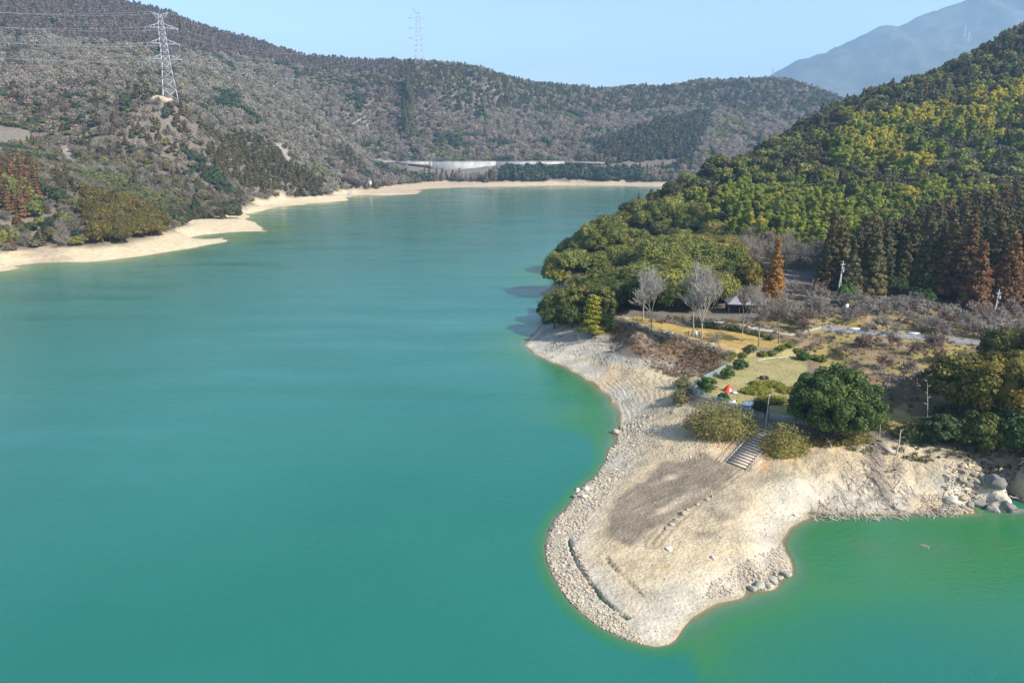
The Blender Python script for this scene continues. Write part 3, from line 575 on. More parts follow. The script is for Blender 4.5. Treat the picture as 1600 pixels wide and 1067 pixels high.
def plant_right():
    x, y = scatter(5, 760, 195, 760, 6.3); z = height(x, y, False); k = z > 1.5; x, y, z = x[k], y[k], z[k]
    U, V, f = project(x, y, z); Vt = project(x, y, z + 8)[1]
    k = (U < 1830) & (U > 800) & ~inside(U, V, park) & (Vt < 700); k &= visible(x, y, z + 13, 4) | (RNG.random(len(x)) < 0.0)
    shore = seg_dist(x, y, near_shore)
    for i in np.where(k)[0]:
        u, v, d = U[i], project(x[i], y[i], z[i] + 7)[1], y[i]; r = RNG.random(); n = float(fbm(np.array([x[i]]), np.array([y[i]]), 45, 2)[0]); n2 = float(fbm(np.array([x[i]]) + 300, np.array([y[i]]), 28, 2)[0])
        P_ = lambda poly: bool(inside(np.array([u]), np.array([v]), poly)[0])
        if shore[i] < 6 and z[i] < 4: continue
        if U[i] < 968 and V[i] > 490: continue
        s = RNG.uniform(.8, 1.2)
        if u > 1150 and d < 262 and z[i] < 13.5 and not P_(CEDARS): continue
        if P_(BLUFF):
            if n2 > .45: TR.append((x[i], y[i], z[i], 'broadleaf', DEEP, s, .95))
            elif n2 < -.45: TR.append((x[i], y[i], z[i], 'broadleaf', ((.105, .14, .025), (.09, .11, .025)), s, 1.0))
            else: TR.append((x[i], y[i], z[i], 'broadleaf', OLIVE_GOLD if n > .15 else OLIVE, s * 1.1, 1.0))
        elif P_(CEDARS):
            if r < .80: TR.append((x[i], y[i], z[i], 'cedar', SUGI_RUST if (n > .1 and u > 1440) or r < .05 else (SUGI if r < .6 else DARK), s * 1.1, 1.1))
            elif r < .92: TR.append((x[i], y[i], z[i], 'broadleaf', DEEP, s * .9, 1.0))
        elif P_(B_UP):
            if r < .62 + n * .6: TR.append((x[i], y[i], z[i], 'bamboo', BAMBOO_Y if n2 + r > .25 else BAMBOO, s, RNG.uniform(.72, 1.25)))
            elif r < .93: TR.append((x[i], y[i], z[i], 'broadleaf', DARK if r < .85 else DEEP, s * .8, .95))
            else: TR.append((x[i], y[i], z[i], 'bare', TWIG, s * .9, 1.0))
        elif P_(B_LOW):
            if r < .66 + n * .3: TR.append((x[i], y[i], z[i], 'bamboo', BAMBOO if r < .58 else BAMBOO_Y, s * .95, RNG.uniform(.72, 1.2)))
            elif r < .92: TR.append((x[i], y[i], z[i], 'broadleaf', OLIVE if r < .86 else DEEP, s * .9, 1.0))
            else: TR.append((x[i], y[i], z[i], 'cedar', RUST, s * .75, .75))
        elif 1150 < u < 1290 and v > 355:
            TR.append((x[i], y[i], z[i], 'bare', TWIG if r < .6 else TWIGP, s * 1.2, 1.2))
        elif P_(OAKS):
            TR.append((x[i], y[i], z[i], 'broadleaf', OLIVE if r < .45 else (DARK if r < .75 else DEEP), s * 1.0, 1.0))
        else:
            top = sstep(330, 200, v - (1600 - u) * .25)
            if r < .55: TR.append((x[i], y[i], z[i], 'broadleaf', DARK if r < .40 else OLIVE, s * .88, 1.0))
            elif r < .86: TR.append((x[i], y[i], z[i], 'cedar', SUGI if r < .74 else DARK, s * .9, .82))
            elif r < .91: TR.append((x[i], y[i], z[i], 'bamboo', BAMBOO, s * .9, .9))
            elif r < .955: TR.append((x[i], y[i], z[i], 'bare', TWIGP, s * .85, .9))
            else: TR.append((x[i], y[i], z[i], 'cedar', RUST, s * .8, .75))
PLANT = [(320, 240), (345, 222), (378, 205), (420, 225), (470, 262), (515, 285), (490, 300), (395, 300), (345, 275)]
GOLDEN = [(130, 312), (165, 295), (205, 290), (255, 325), (262, 372), (150, 378)]; RUSTP = [(-20, 245), (62, 258), (70, 340), (25, 345), (-20, 300)]
FARDARK = [(925, 240), (950, 215), (1040, 185), (1115, 172), (1090, 235), (1060, 262), (990, 258)]; ROW = [(780, 250), (850, 245), (910, 240), (1010, 262), (1000, 285), (780, 279)]
def plant_left(step, ylo, yhi, xlo=-900, xhi=900):
    x, y = scatter(xlo, xhi, ylo, yhi, step); z = rast(x, y); k = z > 3; x, y, z = x[k], y[k], z[k]; z = height(x, y, False)
    U, V, f = project(x, y, z); k = (U > -70) & (U < 1420) & (z > 5.0) & ((x < y * .07 - 20) | (y > 1020))
    x, y, z, U, V = x[k], y[k], z[k], U[k], V[k]; k = visible(x, y, z + 9, 5); x, y, z, U, V = x[k], y[k], z[k], U[k], V[k]
    V = project(x, y, z + 5)[1]
    N1 = fbm(x, y, 60, 3); N2 = fbm(x + 700, y, 38, 3); N3 = fbm(x, y + 900, 110, 2); R_ = RNG.random(len(x)); S = RNG.uniform(.75, 1.25, len(x))
    rg = {n: inside(U, V, p) for n, p in (('plant', PLANT), ('gold', GOLDEN), ('rust', RUSTP), ('fd', FARDARK), ('row', ROW))}
    bare = inside(U, V, [(238, 156), (250, 138), (262, 120), (286, 134), (300, 164), (268, 160)]) & (y < 800)
    for p in ([(92, 215), (108, 222), (128, 256), (98, 244)], [(425, 215), (440, 222), (462, 250), (448, 252)]): bare |= inside(U, V, p)
    bridge = (y > 1120) & (y < 1215) & (np.abs(V - 258) < 13) & (U > 330) & (U < 1060)
    for i in range(len(x)):
        if bare[i] or (bridge[i] and y[i] < 1183 and (y[i] > 1156 or 640 < U[i] < 772)): continue
        u, v, r, s = U[i], V[i], R_[i], S[i] * step / 6.2; a = (x[i], y[i], z[i]); s *= .6 if bridge[i] and y[i] < 1160 else 1
        upper = v < 52 + max(0, u - 60) * .12 and u < 620
        if y[i] > 950 and abs(u - 638 - 3 * math.sin(v * .09)) < 5.5 and 135 < v < 215: TR.append(a + ('cedar', DARK, s * 1.25, 1.7))
        elif rg['plant'][i]: TR.append(a + ('cedar', ((.115, .10, .035), (.15, .12, .04)) if r < .8 else SUGI, s * .95, .95))
        elif rg['gold'][i] and y[i] < 460: TR.append(a + ('broadleaf', ((.21, .155, .03), (.15, .12, .03)), s * 1.15, 1.2))
        elif rg['rust'][i] and y[i] < 560: TR.append(a + ('cedar', RUST if r < .6 else SUGI_RUST, s, .9) if r < .75 else a + ('broadleaf', OLIVE, s, 1))
        elif rg['fd'][i] : TR.append(a + ('cedar' if r < .6 else 'broadleaf', DARK if r < .8 else BLUEG, s * 1.05, 1))
        elif rg['row'][i] and z[i] < 26: TR.append(a + ('broadleaf', BLUEG if r < .8 else DEEP, s * 1.15, 1.1))
        elif upper and r < .82: TR.append(a + ('cedar', BROWN, s, .9))
        elif z[i] > 125 and y[i] > 1380 and r < .42: TR.append(a + ('cedar', DARK, s * .95, .85))
        elif N2[i] > .42: TR.append(a + ('broadleaf', BLUEG if r < .6 else DEEP, s * .95, .95))
        elif N1[i] > .45: TR.append(a + ('cedar', BROWN if r < .5 else DARK, s * 1.0, 1))
        elif N1[i] < -.52: TR.append(a + ('bamboo', LIME, s * .85, .8))
        elif N2[i] < -.6: TR.append(a + ('broadleaf', ((.13, .075, .055), (.12, .09, .05)), s * .85, .9))
        elif y[i] < 640 and r < .16: TR.append(a + ('broadleaf', ((.19, .165, .07), (.22, .175, .075)), s * .95, 1))
        elif y[i] < 760 and r < .24: TR.append(a + ('cedar', ((.13, .105, .05), (.16, .10, .06)), s * .9, .85))
        elif .58 < r < .70: TR.append(a + ('broadleaf', ((.17, .165, .065), (.14, .13, .06)), s * .85, .85))
        elif r < .70: TR.append(a + ('bare', TWIG if N3[i] + RNG.normal() * .2 > -.15 else TWIGP, s * 1.1, 1))
        elif r < .86: TR.append(a + ('broadleaf', ((.17, .165, .08), (.2, .175, .10)) if r < .79 else (BLUEG if r < .83 else OLIVE), s * .8, .85))
        elif r < .96: TR.append(a + ('cedar', DARK, s * .85, .8))
        else: TR.append(a + ('broadleaf', ((.17, .15, .07), (.15, .13, .06)), s * .8, .8))
def plant_row():                       # trees along the top of the second sandy lobe and at the left edge
    for k in range(26):
        u = 268 + 4.2 * k + RNG.normal() * 2; x, y, z = on_ground(u, 340 - (k % 2) * 7 + RNG.normal() * 1.5, 6)
        TR.append((x, y, z, 'broadleaf', ((.17, .13, .05), (.13, .115, .05)) if k % 3 else BLUEG, RNG.uniform(.65, .95), 1.25))
    for u, v in [(4, 390), (-14, 395), (18, 384), (0, 376)]:
        x, y, z = on_ground(u, v, 5); TR.append((x, y, z, 'broadleaf', OLIVE, 1.0, 1.0))
plant_row()
plant_right(); n_right = len(TR)
plant_left(5.4, 300, 640, -420, 60); plant_left(6.3, 640, 1030, -800, 30); plant_left(7.4, 1030, 1760, -1000, 900)
print('TREES', n_right, len(TR))
KIND = {'broadleaf': ('broadleaf_tree', 'broadleaf tree'), 'bamboo': ('bamboo_clump', 'bamboo'), 'cedar': ('cedar_tree', 'cedar'), 'bare': ('bare_tree', 'bare tree')}
WOOD = {'broadleaf': 'evergreen_forest', 'bamboo': 'bamboo_grove', 'cedar': 'cedar_forest', 'bare': 'bare_woods'}
LABEL_OF = {id(OLIVE): 'olive green rounded', id(OLIVE_GOLD): 'golden olive rounded', id(DEEP): 'deep green rounded', id(BLUEG): 'blue green rounded', id(BAMBOO): 'bright green nodding', id(BAMBOO_Y): 'yellow green nodding', id(SUGI): 'dull green pointed',
    id(SUGI_RUST): 'rust tinged pointed', id(DARK): 'very dark green', id(BROWN): 'purplish brown pointed', id(RUST): 'rusty red brown pointed', id(TWIG): 'leafless grey', id(TWIGP): 'leafless pinkish brown', id(LIME): 'pale lime green'}
HI['bare'] = None
def side(x, y):
    if x < y * .06 and x < 60 or y > 900: return 'far shore hillside'
    U, V, _ = project(np.array([x]), np.array([y]), np.array([hz(x, y) + 6])); q = lambda p: inside(U, V, p)[0]
    if q(BLUFF): return 'wooded bluff above the stony shore'
    if q(CEDARS): return 'tall stand behind the lakeside park'
    if q(B_LOW): return 'lower slope of the near hill'
    if q(B_UP): return 'upper slope of the near hill'
    return 'near hillside above the lake'
def plant_all(nkeep=280):
    bare_hi = [(a, b.merge(twig_ball(4.2, 9, 150, (1, 1, 1), .06))) for a, b in (branch_tree(9.5, 5, .55, .26, .16, .04, (1, 1, 1)) for _ in range(5))]
    for sp in KIND:
        L = [t for t in TR if t[3] == sp]; L.sort(key=lambda t: -t[5] * t[6] / math.hypot(t[0], t[1]))
        keep, rest = L[:nkeep], L[nkeep:]
        if sp == 'bare': ms = [Geo().merge(a).merge(b).mesh('bare_tree', M_TWIG) for a, b in bare_hi]
        else:
            ms = []
            for g in HI[sp]:
                G_ = Geo().merge(g); h = g.arrays()[0][:, 2].max()
                for _ in range(4 if sp == 'bamboo' else 1): G_.merge(trunk_geo(h * (.75 if sp != 'broadleaf' else .5), .09 if sp == 'bamboo' else .24, 0, (1.2, 1.1, 1.0)), None, (RNG.uniform(-1.5, 1.5) if sp == 'bamboo' else 0, RNG.uniform(-1.5, 1.5) if sp == 'bamboo' else 0, 0))
                ms.append(G_.mesh(KIND[sp][0], M_LEAF))
        for i, (x, y, z, _, tn, s, zs) in enumerate(keep):
            o = link(KIND[sp][0], ms[i % len(ms)], None, (x, y, z - .3), RNG.uniform(0, 6.28)); o.scale = (s, s, s * zs)
            mix = RNG.uniform(0, 1); c = (np.array(tn[0]) * (1 - mix) + np.array(tn[1]) * mix) * RNG.uniform(.8, 1.2); o.color = (*c, 1)
            where = side(x, y); nm = {'broadleaf': 'broadleaf evergreen', 'bamboo': 'bamboo clump', 'cedar': 'cedar', 'bare': 'tree'}[sp]
            lab = f"{LABEL_OF.get(id(tn), 'muted coloured')} {nm} among its like on the {where}"
            tag(o, lab, KIND[sp][1], f"{LABEL_OF.get(id(tn), 'muted coloured')} {KIND[sp][1]}s on the {where}")
        # the rest of the kind
        acc = []; 
        for lib, sel in ((LO, [t for t in rest if t[1] < 620]), (FAR, [t for t in rest if t[1] >= 620])):
            pr = [g.arrays() for g in lib[sp]]; by = {}
            for j, t in enumerate(sel): by.setdefault(j % len(pr), []).append(t)
            for j, ts in by.items():
                V, Q, T = pr[j]; n = len(ts); a = RNG.uniform(0, 6.28, n); s = np.array([t[5] for t in ts]); zs = np.array([t[6] for t in ts]) * RNG.uniform(.85, 1.2, n)
                ca, sa = np.cos(a)[:, None] * s[:, None], np.sin(a)[:, None] * s[:, None]
                X = V[None, :, 0] * ca - V[None, :, 1] * sa + np.array([t[0] for t in ts])[:, None]; Y = V[None, :, 0] * sa + V[None, :, 1] * ca + np.array([t[1] for t in ts])[:, None]
                Z = V[None, :, 2] * (s * zs)[:, None] + np.array([t[2] for t in ts])[:, None] - .4
                mix = RNG.uniform(0, 1, n)[:, None]; col = (np.array([t[4][0] for t in ts]) * (1 - mix) + np.array([t[4][1] for t in ts]) * mix) * RNG.uniform(.78, 1.22, (n, 1))
                acc.append((np.stack([X, Y, Z], -1).reshape(-1, 3), (Q[None] + (np.arange(n) * len(V))[:, None, None]).reshape(-1, 4), (T[None] * col[:, None, :]).reshape(-1, 3)))
        off = 0; Qs = []
        for V, Q, T in acc: Qs.append(Q + off); off += len(V)
        if acc:
            me = mesh_from(WOOD[sp], np.concatenate([a[0] for a in acc]), np.concatenate(Qs), np.concatenate([a[2] for a in acc]), M_TWIG if sp == 'bare' else M_LEAF)
            print(WOOD[sp], len(keep), len(rest), len(me.polygons)); tag(link(WOOD[sp], me), kind='stuff')
plant_all()
# ------------------------------------------------------------------ park trees and shrubs
def on(u, v, z0=6.0): return on_ground(u, v, z0)
def tree_thing(name, label, cat, u, v, crown, trunk, group=None, z0=7.0, sc=1.0, cmat=None, tmat=None, at=None, color=None):
    x, y, z = at or on(u, v, z0); r = thing(name, (x, y, z - .15), label, cat, group, RNG.uniform(0, 6.28) if at is None else 0)
    r.scale = (sc, sc, sc)
    if trunk: trunk.build('trunk', tmat or M_BARK, r)
    c = crown.build('crown', cmat or M_LEAF, r)
    if color: c.color = (*color, 1)
    return r
def bare_thing(u, v, H, label, tint=(.40, .36, .31), spread=.5, levels=5, r0=.2, trunk=.3, group='bare trees in the park', z0=9.0, name='bare_tree', **k):
    tr, cr = branch_tree(H, levels, spread, trunk, r0, k.pop('rmin', .03), tint, **k)
    return tree_thing(name, label, 'bare tree', u, v, cr, tr, group, z0, 1, M_TWIG, M_TWIG)
PALE = (.48, .44, .385); PINK = (.30, .215, .175); GREYT = (.36, .32, .27)
UPL = 'tall pale bare trees on the golden upper lawn'
for u, v, H, s, lab in [(1005, 499, 16, .5, 'pale leafless tree at the back edge of the golden lawn beside the bluff'), (1017, 517, 17, .5, 'pale leafless tree with forking trunk by the low rail fence on golden lawn'),
        (1084, 522, 21, .48, 'tallest pale leafless tree rising from the ring of short posts'), (1096, 533, 17, .5, 'pale slender leafless tree just right of the ring of short posts'),
        (1160, 521, 14, .45, 'slim leafless tree in front of the grey roofed shelter'), (1186, 541, 15, .55, 'grey leafless tree casting a long shadow over the golden lawn'), (1217, 536, 15, .42, 'thin upright leafless tree at right end of golden lawn')]:
    bare_thing(u, v, H * .97, lab, PALE if u < 1150 else GREYT, s, 5, .24, .34, UPL, rmin=.04, kids=(3, 5), wig=.07)
bare_thing(1120, 553, 7.5, 'small crooked bare tree leaning at the end of the rail fence', (.36, .31, .26), .75, 4, .17, .34, None, wig=.25)
CH = 'leafless cherry trees in the park'
cherry = [(1240, 505, 7, GREYT), (1265, 520, 6, PINK), (1230, 470, 9, GREYT), (1262, 465, 10, PINK), (1215, 492, 7, GREYT), (1290, 500, 6, GREYT), (1345, 492, 8, GREYT), (1370, 488, 8, GREYT), (1395, 492, 7, GREYT), (1330, 505, 6, GREYT), (1445, 495, 7, PALE), (1470, 500, 7, PALE), (1415, 505, 6, GREYT),
    (1500, 505, 7, GREYT), (1530, 500, 7, (.36, .27, .22)), (1570, 495, 8, (.36, .27, .22)), (1490, 520, 6, GREYT), (1520, 525, 6, GREYT), (1450, 520, 6, GREYT), (1405, 522, 5, GREYT), (1340, 545, 6, PINK), (1365, 548, 6.5, PINK), (1390, 545, 6, PINK), (1420, 550, 6, PINK), (1445, 545, 6, PINK), (1300, 528, 5, GREYT),
    (1395, 575, 6, PINK), (1425, 590, 6.5, (.38, .31, .27)), (1385, 610, 7, (.42, .33, .28)), (1415, 625, 7, (.42, .33, .28)), (1440, 612, 7, (.36, .29, .25)), (1370, 590, 5.5, (.38, .31, .27)), (1255, 535, 4.5, (.3, .22, .16)), (1320, 560, 5, PINK), (1275, 545, 5, (.3, .22, .16)), (1590, 520, 7, (.36, .27, .22)), (1475, 545, 6, PINK), (1455, 565, 6, PINK), (1200, 500, 6, GREYT), (1310, 478, 6, GREYT),
    (1355, 520, 5, GREYT), (1380, 515, 5.5, GREYT), (1430, 510, 5.5, GREYT), (1465, 530, 5.5, GREYT), (1510, 515, 5, GREYT), (1550, 515, 6, GREYT), (1180, 480, 6, GREYT), (1280, 480, 8, GREYT)]
for i in range(36):
    t_ = RNG.random(); cherry.append((1215 + 385 * t_ + RNG.normal() * 8, 480 + 25 * t_ + RNG.uniform(-16, 34), RNG.uniform(5.5, 8), (GREYT, GREYT, PALE, PINK)[i % 4]))
_cv = []
for tnt in (GREYT, PINK, PALE, (.38, .31, .27)):
    for k in range(3):
        tr, cr = branch_tree(6.6, 5, .72, .2, .2, .042, tnt, kids=(3, 4), lenf=.78, droop=.03, flat=.25, wig=.2); _cv.append((tr.mesh('trunk', M_TWIG), cr.mesh('crown', M_TWIG)))
def dup_tree(name, tm, cm, u, v, sc, label, cat, group, z0=9.0, color=None):
    x, y, z = on(u, v, z0); r = thing(name, (x, y, z - .1), label, cat, group, RNG.uniform(0, 6.28)); r.scale = (sc, sc, sc)
    link('trunk', tm, r); c = link('crown', cm, r)
    if color: c.color = (*color, 1)
    return r
for i, (u, v, H, tnt) in enumerate(cherry):
    j = {id(GREYT): 0, id(PINK): 1, id(PALE): 2}.get(id(tnt), 3) * 3 + i % 3
    colr = {0: 'grey', 1: 'pinkish', 2: 'pale', 3: 'light brown'}[j // 3]
    where = 'behind the golden lawn' if u < 1300 and v < 540 else ('beside the large green tree' if v > 570 else ('on the brown slope with the wooden fence' if v > 535 else 'along the car park below the cedars'))
    dup_tree('cherry_tree', *_cv[j], u, v, H / 6.6 * 1.3, f'{colr} leafless cherry tree spreading low {where}', 'cherry tree', f'{colr} leafless cherry trees {where}')

def crown_at(R, H, npf, nl, size, t1, t2, **k): return broadleaf_crown(R, H, npf, nl, size, t1, t2, **k)
# the big evergreens
tree_thing('broadleaf_tree', 'large dome shaped dark green tree beside the lower lawn and stairs', 'broadleaf tree', 1298, 676, crown_at(8.6, 15.5, 110, 26000, .24, (.070, .115, .028), (.10, .135, .03), rp=.19, base=-.04), trunk_geo(7, .45, 0, (.2, .17, .14), 5), z0=6.5)
for u, v, R, H, t1, t2, lab in [(1500, 645, 7.2, 14.5, (.20, .17, .035), (.11, .12, .03), 'big golden olive tree at left front of the grove by the rocky shore'), (1562, 660, 7.8, 16.5, (.27, .19, .035), (.15, .14, .03), 'tallest orange tinged tree of the grove by the rocky shore'),
        (1610, 630, 7.5, 18, (.14, .13, .03), (.09, .1, .03), 'olive green tree at right edge of the grove by the rocky shore'), (1535, 705, 5.0, 9, (.17, .16, .03), (.09, .12, .03), 'smaller yellowish tree in front of the grove on rocky shore'), (1590, 708, 5.2, 10, (.055, .10, .025), (.08, .12, .03), 'dark green bushy tree at right corner above the rocks'),
        (1470, 690, 3.6, 6, (.05, .085, .025), (.07, .11, .03), 'low dark green tree between the grove and the dead snag'), (1650, 680, 7, 15, (.1, .11, .03), (.08, .1, .03), None), (1575, 580, 6.5, 12, (.16, .14, .03), (.1, .11, .03), 'olive tree at the back of the grove by the rocky shore'), (1680, 580, 8, 17, (.1, .11, .03), (.08, .1, .03), None)]:
    tree_thing('broadleaf_tree', lab or 'green tree just outside the right edge of view', 'broadleaf tree', u, v, crown_at(R, H, 70, 15000, .27, t1, t2, rp=.23, base=.0), trunk_geo(H * .55, .35, 0, (.2, .17, .14), 4), 'grove by the rocky shore', 7)
# pine and bushy trees at the foot of the bluff
def pine(H):
    g = Geo()
    for i in range(34):
        f = (i + .5) / 34; a = i * 2.4; r = 4.3 * (1 - f * .78); q = r * RNG.uniform(.35, .9)
        puff(g, (q * math.cos(a), q * math.sin(a), H * (.12 + .86 * f)), 1.6 * (1.1 - .5 * f), 170, .22, np.array((.36, .34, .045)) * RNG.uniform(.65, 1.1), (1.15, 1.15, .42), core=.6, up=.5)
    return g
tree_thing('pine_tree', 'bright yellow green layered pine at the foot of the bluff', 'pine tree', 924, 527, pine(13.5), trunk_geo(10, .25), z0=4.2)
tree_thing('broadleaf_tree', 'small dense mid green tree beside the yellow green pine', 'broadleaf tree', 946, 521, crown_at(2.7, 8, 22, 2600, .22, (.08, .14, .025), (.11, .16, .03), base=.02), None, z0=5)
tree_thing('broadleaf_tree', 'dark green tree overhanging the water at the tip of the bluff', 'broadleaf tree', 866, 512, crown_at(4.4, 9, 26, 3000, .24, (.07, .12, .03), (.12, .15, .035), base=.02), trunk_geo(5, .3), z0=4)
tree_thing('broadleaf_tree', 'mid green bushy tree above the shady shore of the bluff', 'broadleaf tree', 893, 512, crown_at(4.2, 9, 26, 3000, .24, (.07, .11, .028), (.10, .13, .03), base=.02), trunk_geo(5, .3), z0=5)
for u, v, R_, H, t1, t2, lab in [(862, 503, 5.2, 12, (.10, .14, .035), (.14, .17, .04), 'rounded green tree at the outer tip of the bluff above the water'), (888, 500, 5.2, 14, (.16, .165, .04), (.2, .19, .045), 'olive green tree in the second row of the bluff tip'), (914, 492, 4.8, 13, (.21, .185, .04), (.16, .16, .04), 'golden olive tree behind the yellow green pine'),
        (940, 500, 4.6, 13, (.17, .165, .04), (.13, .15, .035), 'olive tree behind the small dense tree at the bluff foot'), (872, 480, 5.4, 14, (.20, .18, .04), (.15, .155, .04), 'golden olive tree at the back of the bluff tip'), (856, 488, 4.2, 10, (.12, .15, .04), (.15, .17, .04), 'low green tree leaning over the water behind the bluff tip'), (905, 482, 5.4, 15, (.21, .19, .045), (.16, .16, .04), 'tall golden olive tree above the bluff tip')]:
    tree_thing('broadleaf_tree', lab, 'broadleaf tree', u, v, crown_at(R_, H, 36, 6500, .27, t1, t2, rp=.3, base=-.02), trunk_geo(H * .5, .3, 0, (.2, .17, .14)), z0=5)
# conifers behind the lawn
def meta(t1, t2, H, R): return conifer_crown(R, H, 5200, .26, t1, t2, base=.10, power=.85, tiers=15)
tree_thing('dawn_redwood', 'bright orange brown conical tree behind the golden lawn', 'redwood tree', 1206, 476, meta((.33, .16, .035), (.38, .20, .045), 22, 4.0), trunk_geo(12, .35, 0, (.2, .14, .1)), z0=11)
tree_thing('broadleaf_tree', 'golden yellow tree beside the orange conical tree', 'broadleaf tree', 1172, 474, crown_at(4.2, 16, 26, 3600, .26, (.30, .21, .03), (.2, .17, .03), base=.25), trunk_geo(8, .3), z0=11)
tree_thing('broadleaf_tree', 'olive green tree behind the shelter roof', 'broadleaf tree', 1138, 470, crown_at(5, 15, 26, 3600, .26, (.12, .14, .03), (.09, .12, .03), base=.2), trunk_geo(8, .3), z0=11)
for u, v, R, H, t1, lab in [(1323, 474, 3.5, 7.2, (.085, .155, .03), 'clipped round green tree beside the white stone monument'), (1440, 480, 3.6, 7, (.05, .10, .03), 'dark green round tree under the tall cedars')]:
    tree_thing('broadleaf_tree', lab, 'broadleaf tree', u, v, crown_at(R, H, 40, 3400, .2, t1, np.array(t1) * 1.2, rp=.27, base=.02), None, z0=11)
for u, v, H, R in [(1440, 462, 22, 4.2), (1500, 470, 25, 4.6), (1540, 472, 26, 4.8), (1585, 478, 25, 4.6), (1470, 466, 22, 4.2), (1630, 480, 26, 5), (1565, 484, 21, 4.4), (1520, 484, 19, 4)]:
    t1 = (.11, .095, .038) if u < 1460 else [(.155, .10, .045), (.125, .098, .042), (.18, .105, .045)][int(u) % 3]
    tree_thing('cedar_tree', 'tall rust tinged cedar at the front of the dark stand', 'cedar', u, v, conifer_crown(R * 1.2, H * 1.12, 6000, .32, t1, np.array(t1) * (1.5, 1.2, 1.1), base=.12, tiers=14), trunk_geo(H * .5, .3, 0, (.4, .34, .3)), 'tall rust tinged cedars at the front of the dark stand', 12)
# shrubs
def shrub(u, v, R, H, t1, label, group=None, row=False, n=1500, size=.13, z0=7.0, t2=None, npf=16, sx=1.0, rz=0.0):
    g = crown_at(R, H, npf, n, size, t1, t2 if t2 is not None else np.array(t1) * 1.25, rp=.34, base=-.05); st = Geo()
    for k in range(4): tube(st, [(0, 0, -.2), (R * .3 * math.cos(k * 1.6), R * .3 * math.sin(k * 1.6), H * .5)], [.06, .03], 4)
    x, y, z = on(u, v, z0)
    if row: x, y, z = G(u, v, 7.5); z = hz(x, y)
    r = thing('shrub', (x, y, z - .1), label, 'shrub', group, rz); r.scale = (sx, 1, 1)
    g.build('foliage', M_LEAF, r); st.build('stem', M_BARK, r)
    return r
GRN = (.075, .125, .03); LIM = (.165, .185, .03)
shrub(1103, 613, 2.2, 4.6, GRN, 'tallest rounded green shrub inside the bend of the chain link fence')
shrub(1136, 590, 1.75, 2.9, GRN, 'green shrub beside the pale fence between two larger shrubs')
shrub(1157, 576, 1.85, 2.9, (.07, .115, .03), 'dark green rounded shrub at back left of the lower lawn')
shrub(1131, 625, 1.25, 2.0, GRN, 'small loose green shrub in front of the red tent')
shrub(1187, 644, 1.7, 2.9, (.04, .07, .022), 'very dark shrub beside the blue tent')
shrub(1172, 553, 1.5, 2.5, (.13, .135, .05), 'tall olive shrub in the row between the two lawns', None, True)
shrub(1255, 559, 1.7, 2.6, (.07, .13, .03), 'larger green shrub casting a shadow on the lower lawn', None, True)
for i, (u, v) in enumerate([(1145, 557), (1161, 556), (1192, 554), (1207, 553), (1220, 551), (1234, 549), (1272, 559), (1284, 562), (1245, 551)]):
    shrub(u, v, 1.15, 1.7, LIM, 'lime green clipped ball shrub in the row dividing the two lawns', 'clipped ball shrubs dividing the two lawns', True, 900, .12, 8)
for i, (u, v) in enumerate([(1087, 511), (1098, 511), (1109, 511), (1123, 513), (1149, 516), (1163, 519), (1178, 523), (1192, 526), (1203, 531), (1140, 514)]):
    shrub(u, v, 1.25, 1.7, (.15, .16, .035) if i % 2 else (.085, .11, .035), ('lime green' if i % 2 else 'dull green') + ' clipped ball shrub along the back of the golden lawn', ('lime' if i % 2 else 'dull') + ' ball shrubs at the back of the golden lawn', False, 700, .12, 9.5)
for u, v, R, sx, lab in [(1181, 613, 2.5, 1.4, 'leftmost lime hedge mound of the flower bed on the lower lawn'), (1206, 603, 2.0, 1.4, 'back lime hedge mound of the flower bed on the lower lawn'), (1206, 628, 2.2, 1.7, 'front lime hedge mound of the flower bed on the lower lawn'), (1234, 612, 2.0, 1.5, 'right lime hedge mound of the flower bed by the dome tree'), (1185, 603, 1.8, 1.3, 'low lime hedge mound behind the leftmost one')]:
    shrub(u, v, R, 1.05, (.235, .225, .025), lab, None, False, 1900, .11, 7, (.19, .2, .03), 22, sx)
def bamboo_grass(R, Rx, H, n, t1, t2):
    g = Geo(); 
    for i in range(n):
        a, q = RNG.uniform(0, 6.28), math.sqrt(RNG.random()); x, y = q * Rx * math.cos(a), q * R * math.sin(a); h = H * (1 - .45 * q ** 2.5) * RNG.uniform(.5, 1.2)
        mix = RNG.random(); tt = np.array(t1) * (1 - mix) + np.array(t2) * mix
        m = 26; f = RNG.uniform(.1, 1, m); c = np.stack([x + RNG.normal(size=m) * .38, y + RNG.normal(size=m) * .38, f * h], -1); nr = rnd_unit(m) * .8 + np.array([x / Rx * .7, y / R * .7, .6]); leaves(g, c, nr, .15, tt, asp=1.5)
    V, Q = QS[3]; g.add(V * (Rx * .74, R * .74, H * .5) + np.array([0, 0, H * .1]), Q, t1); return g
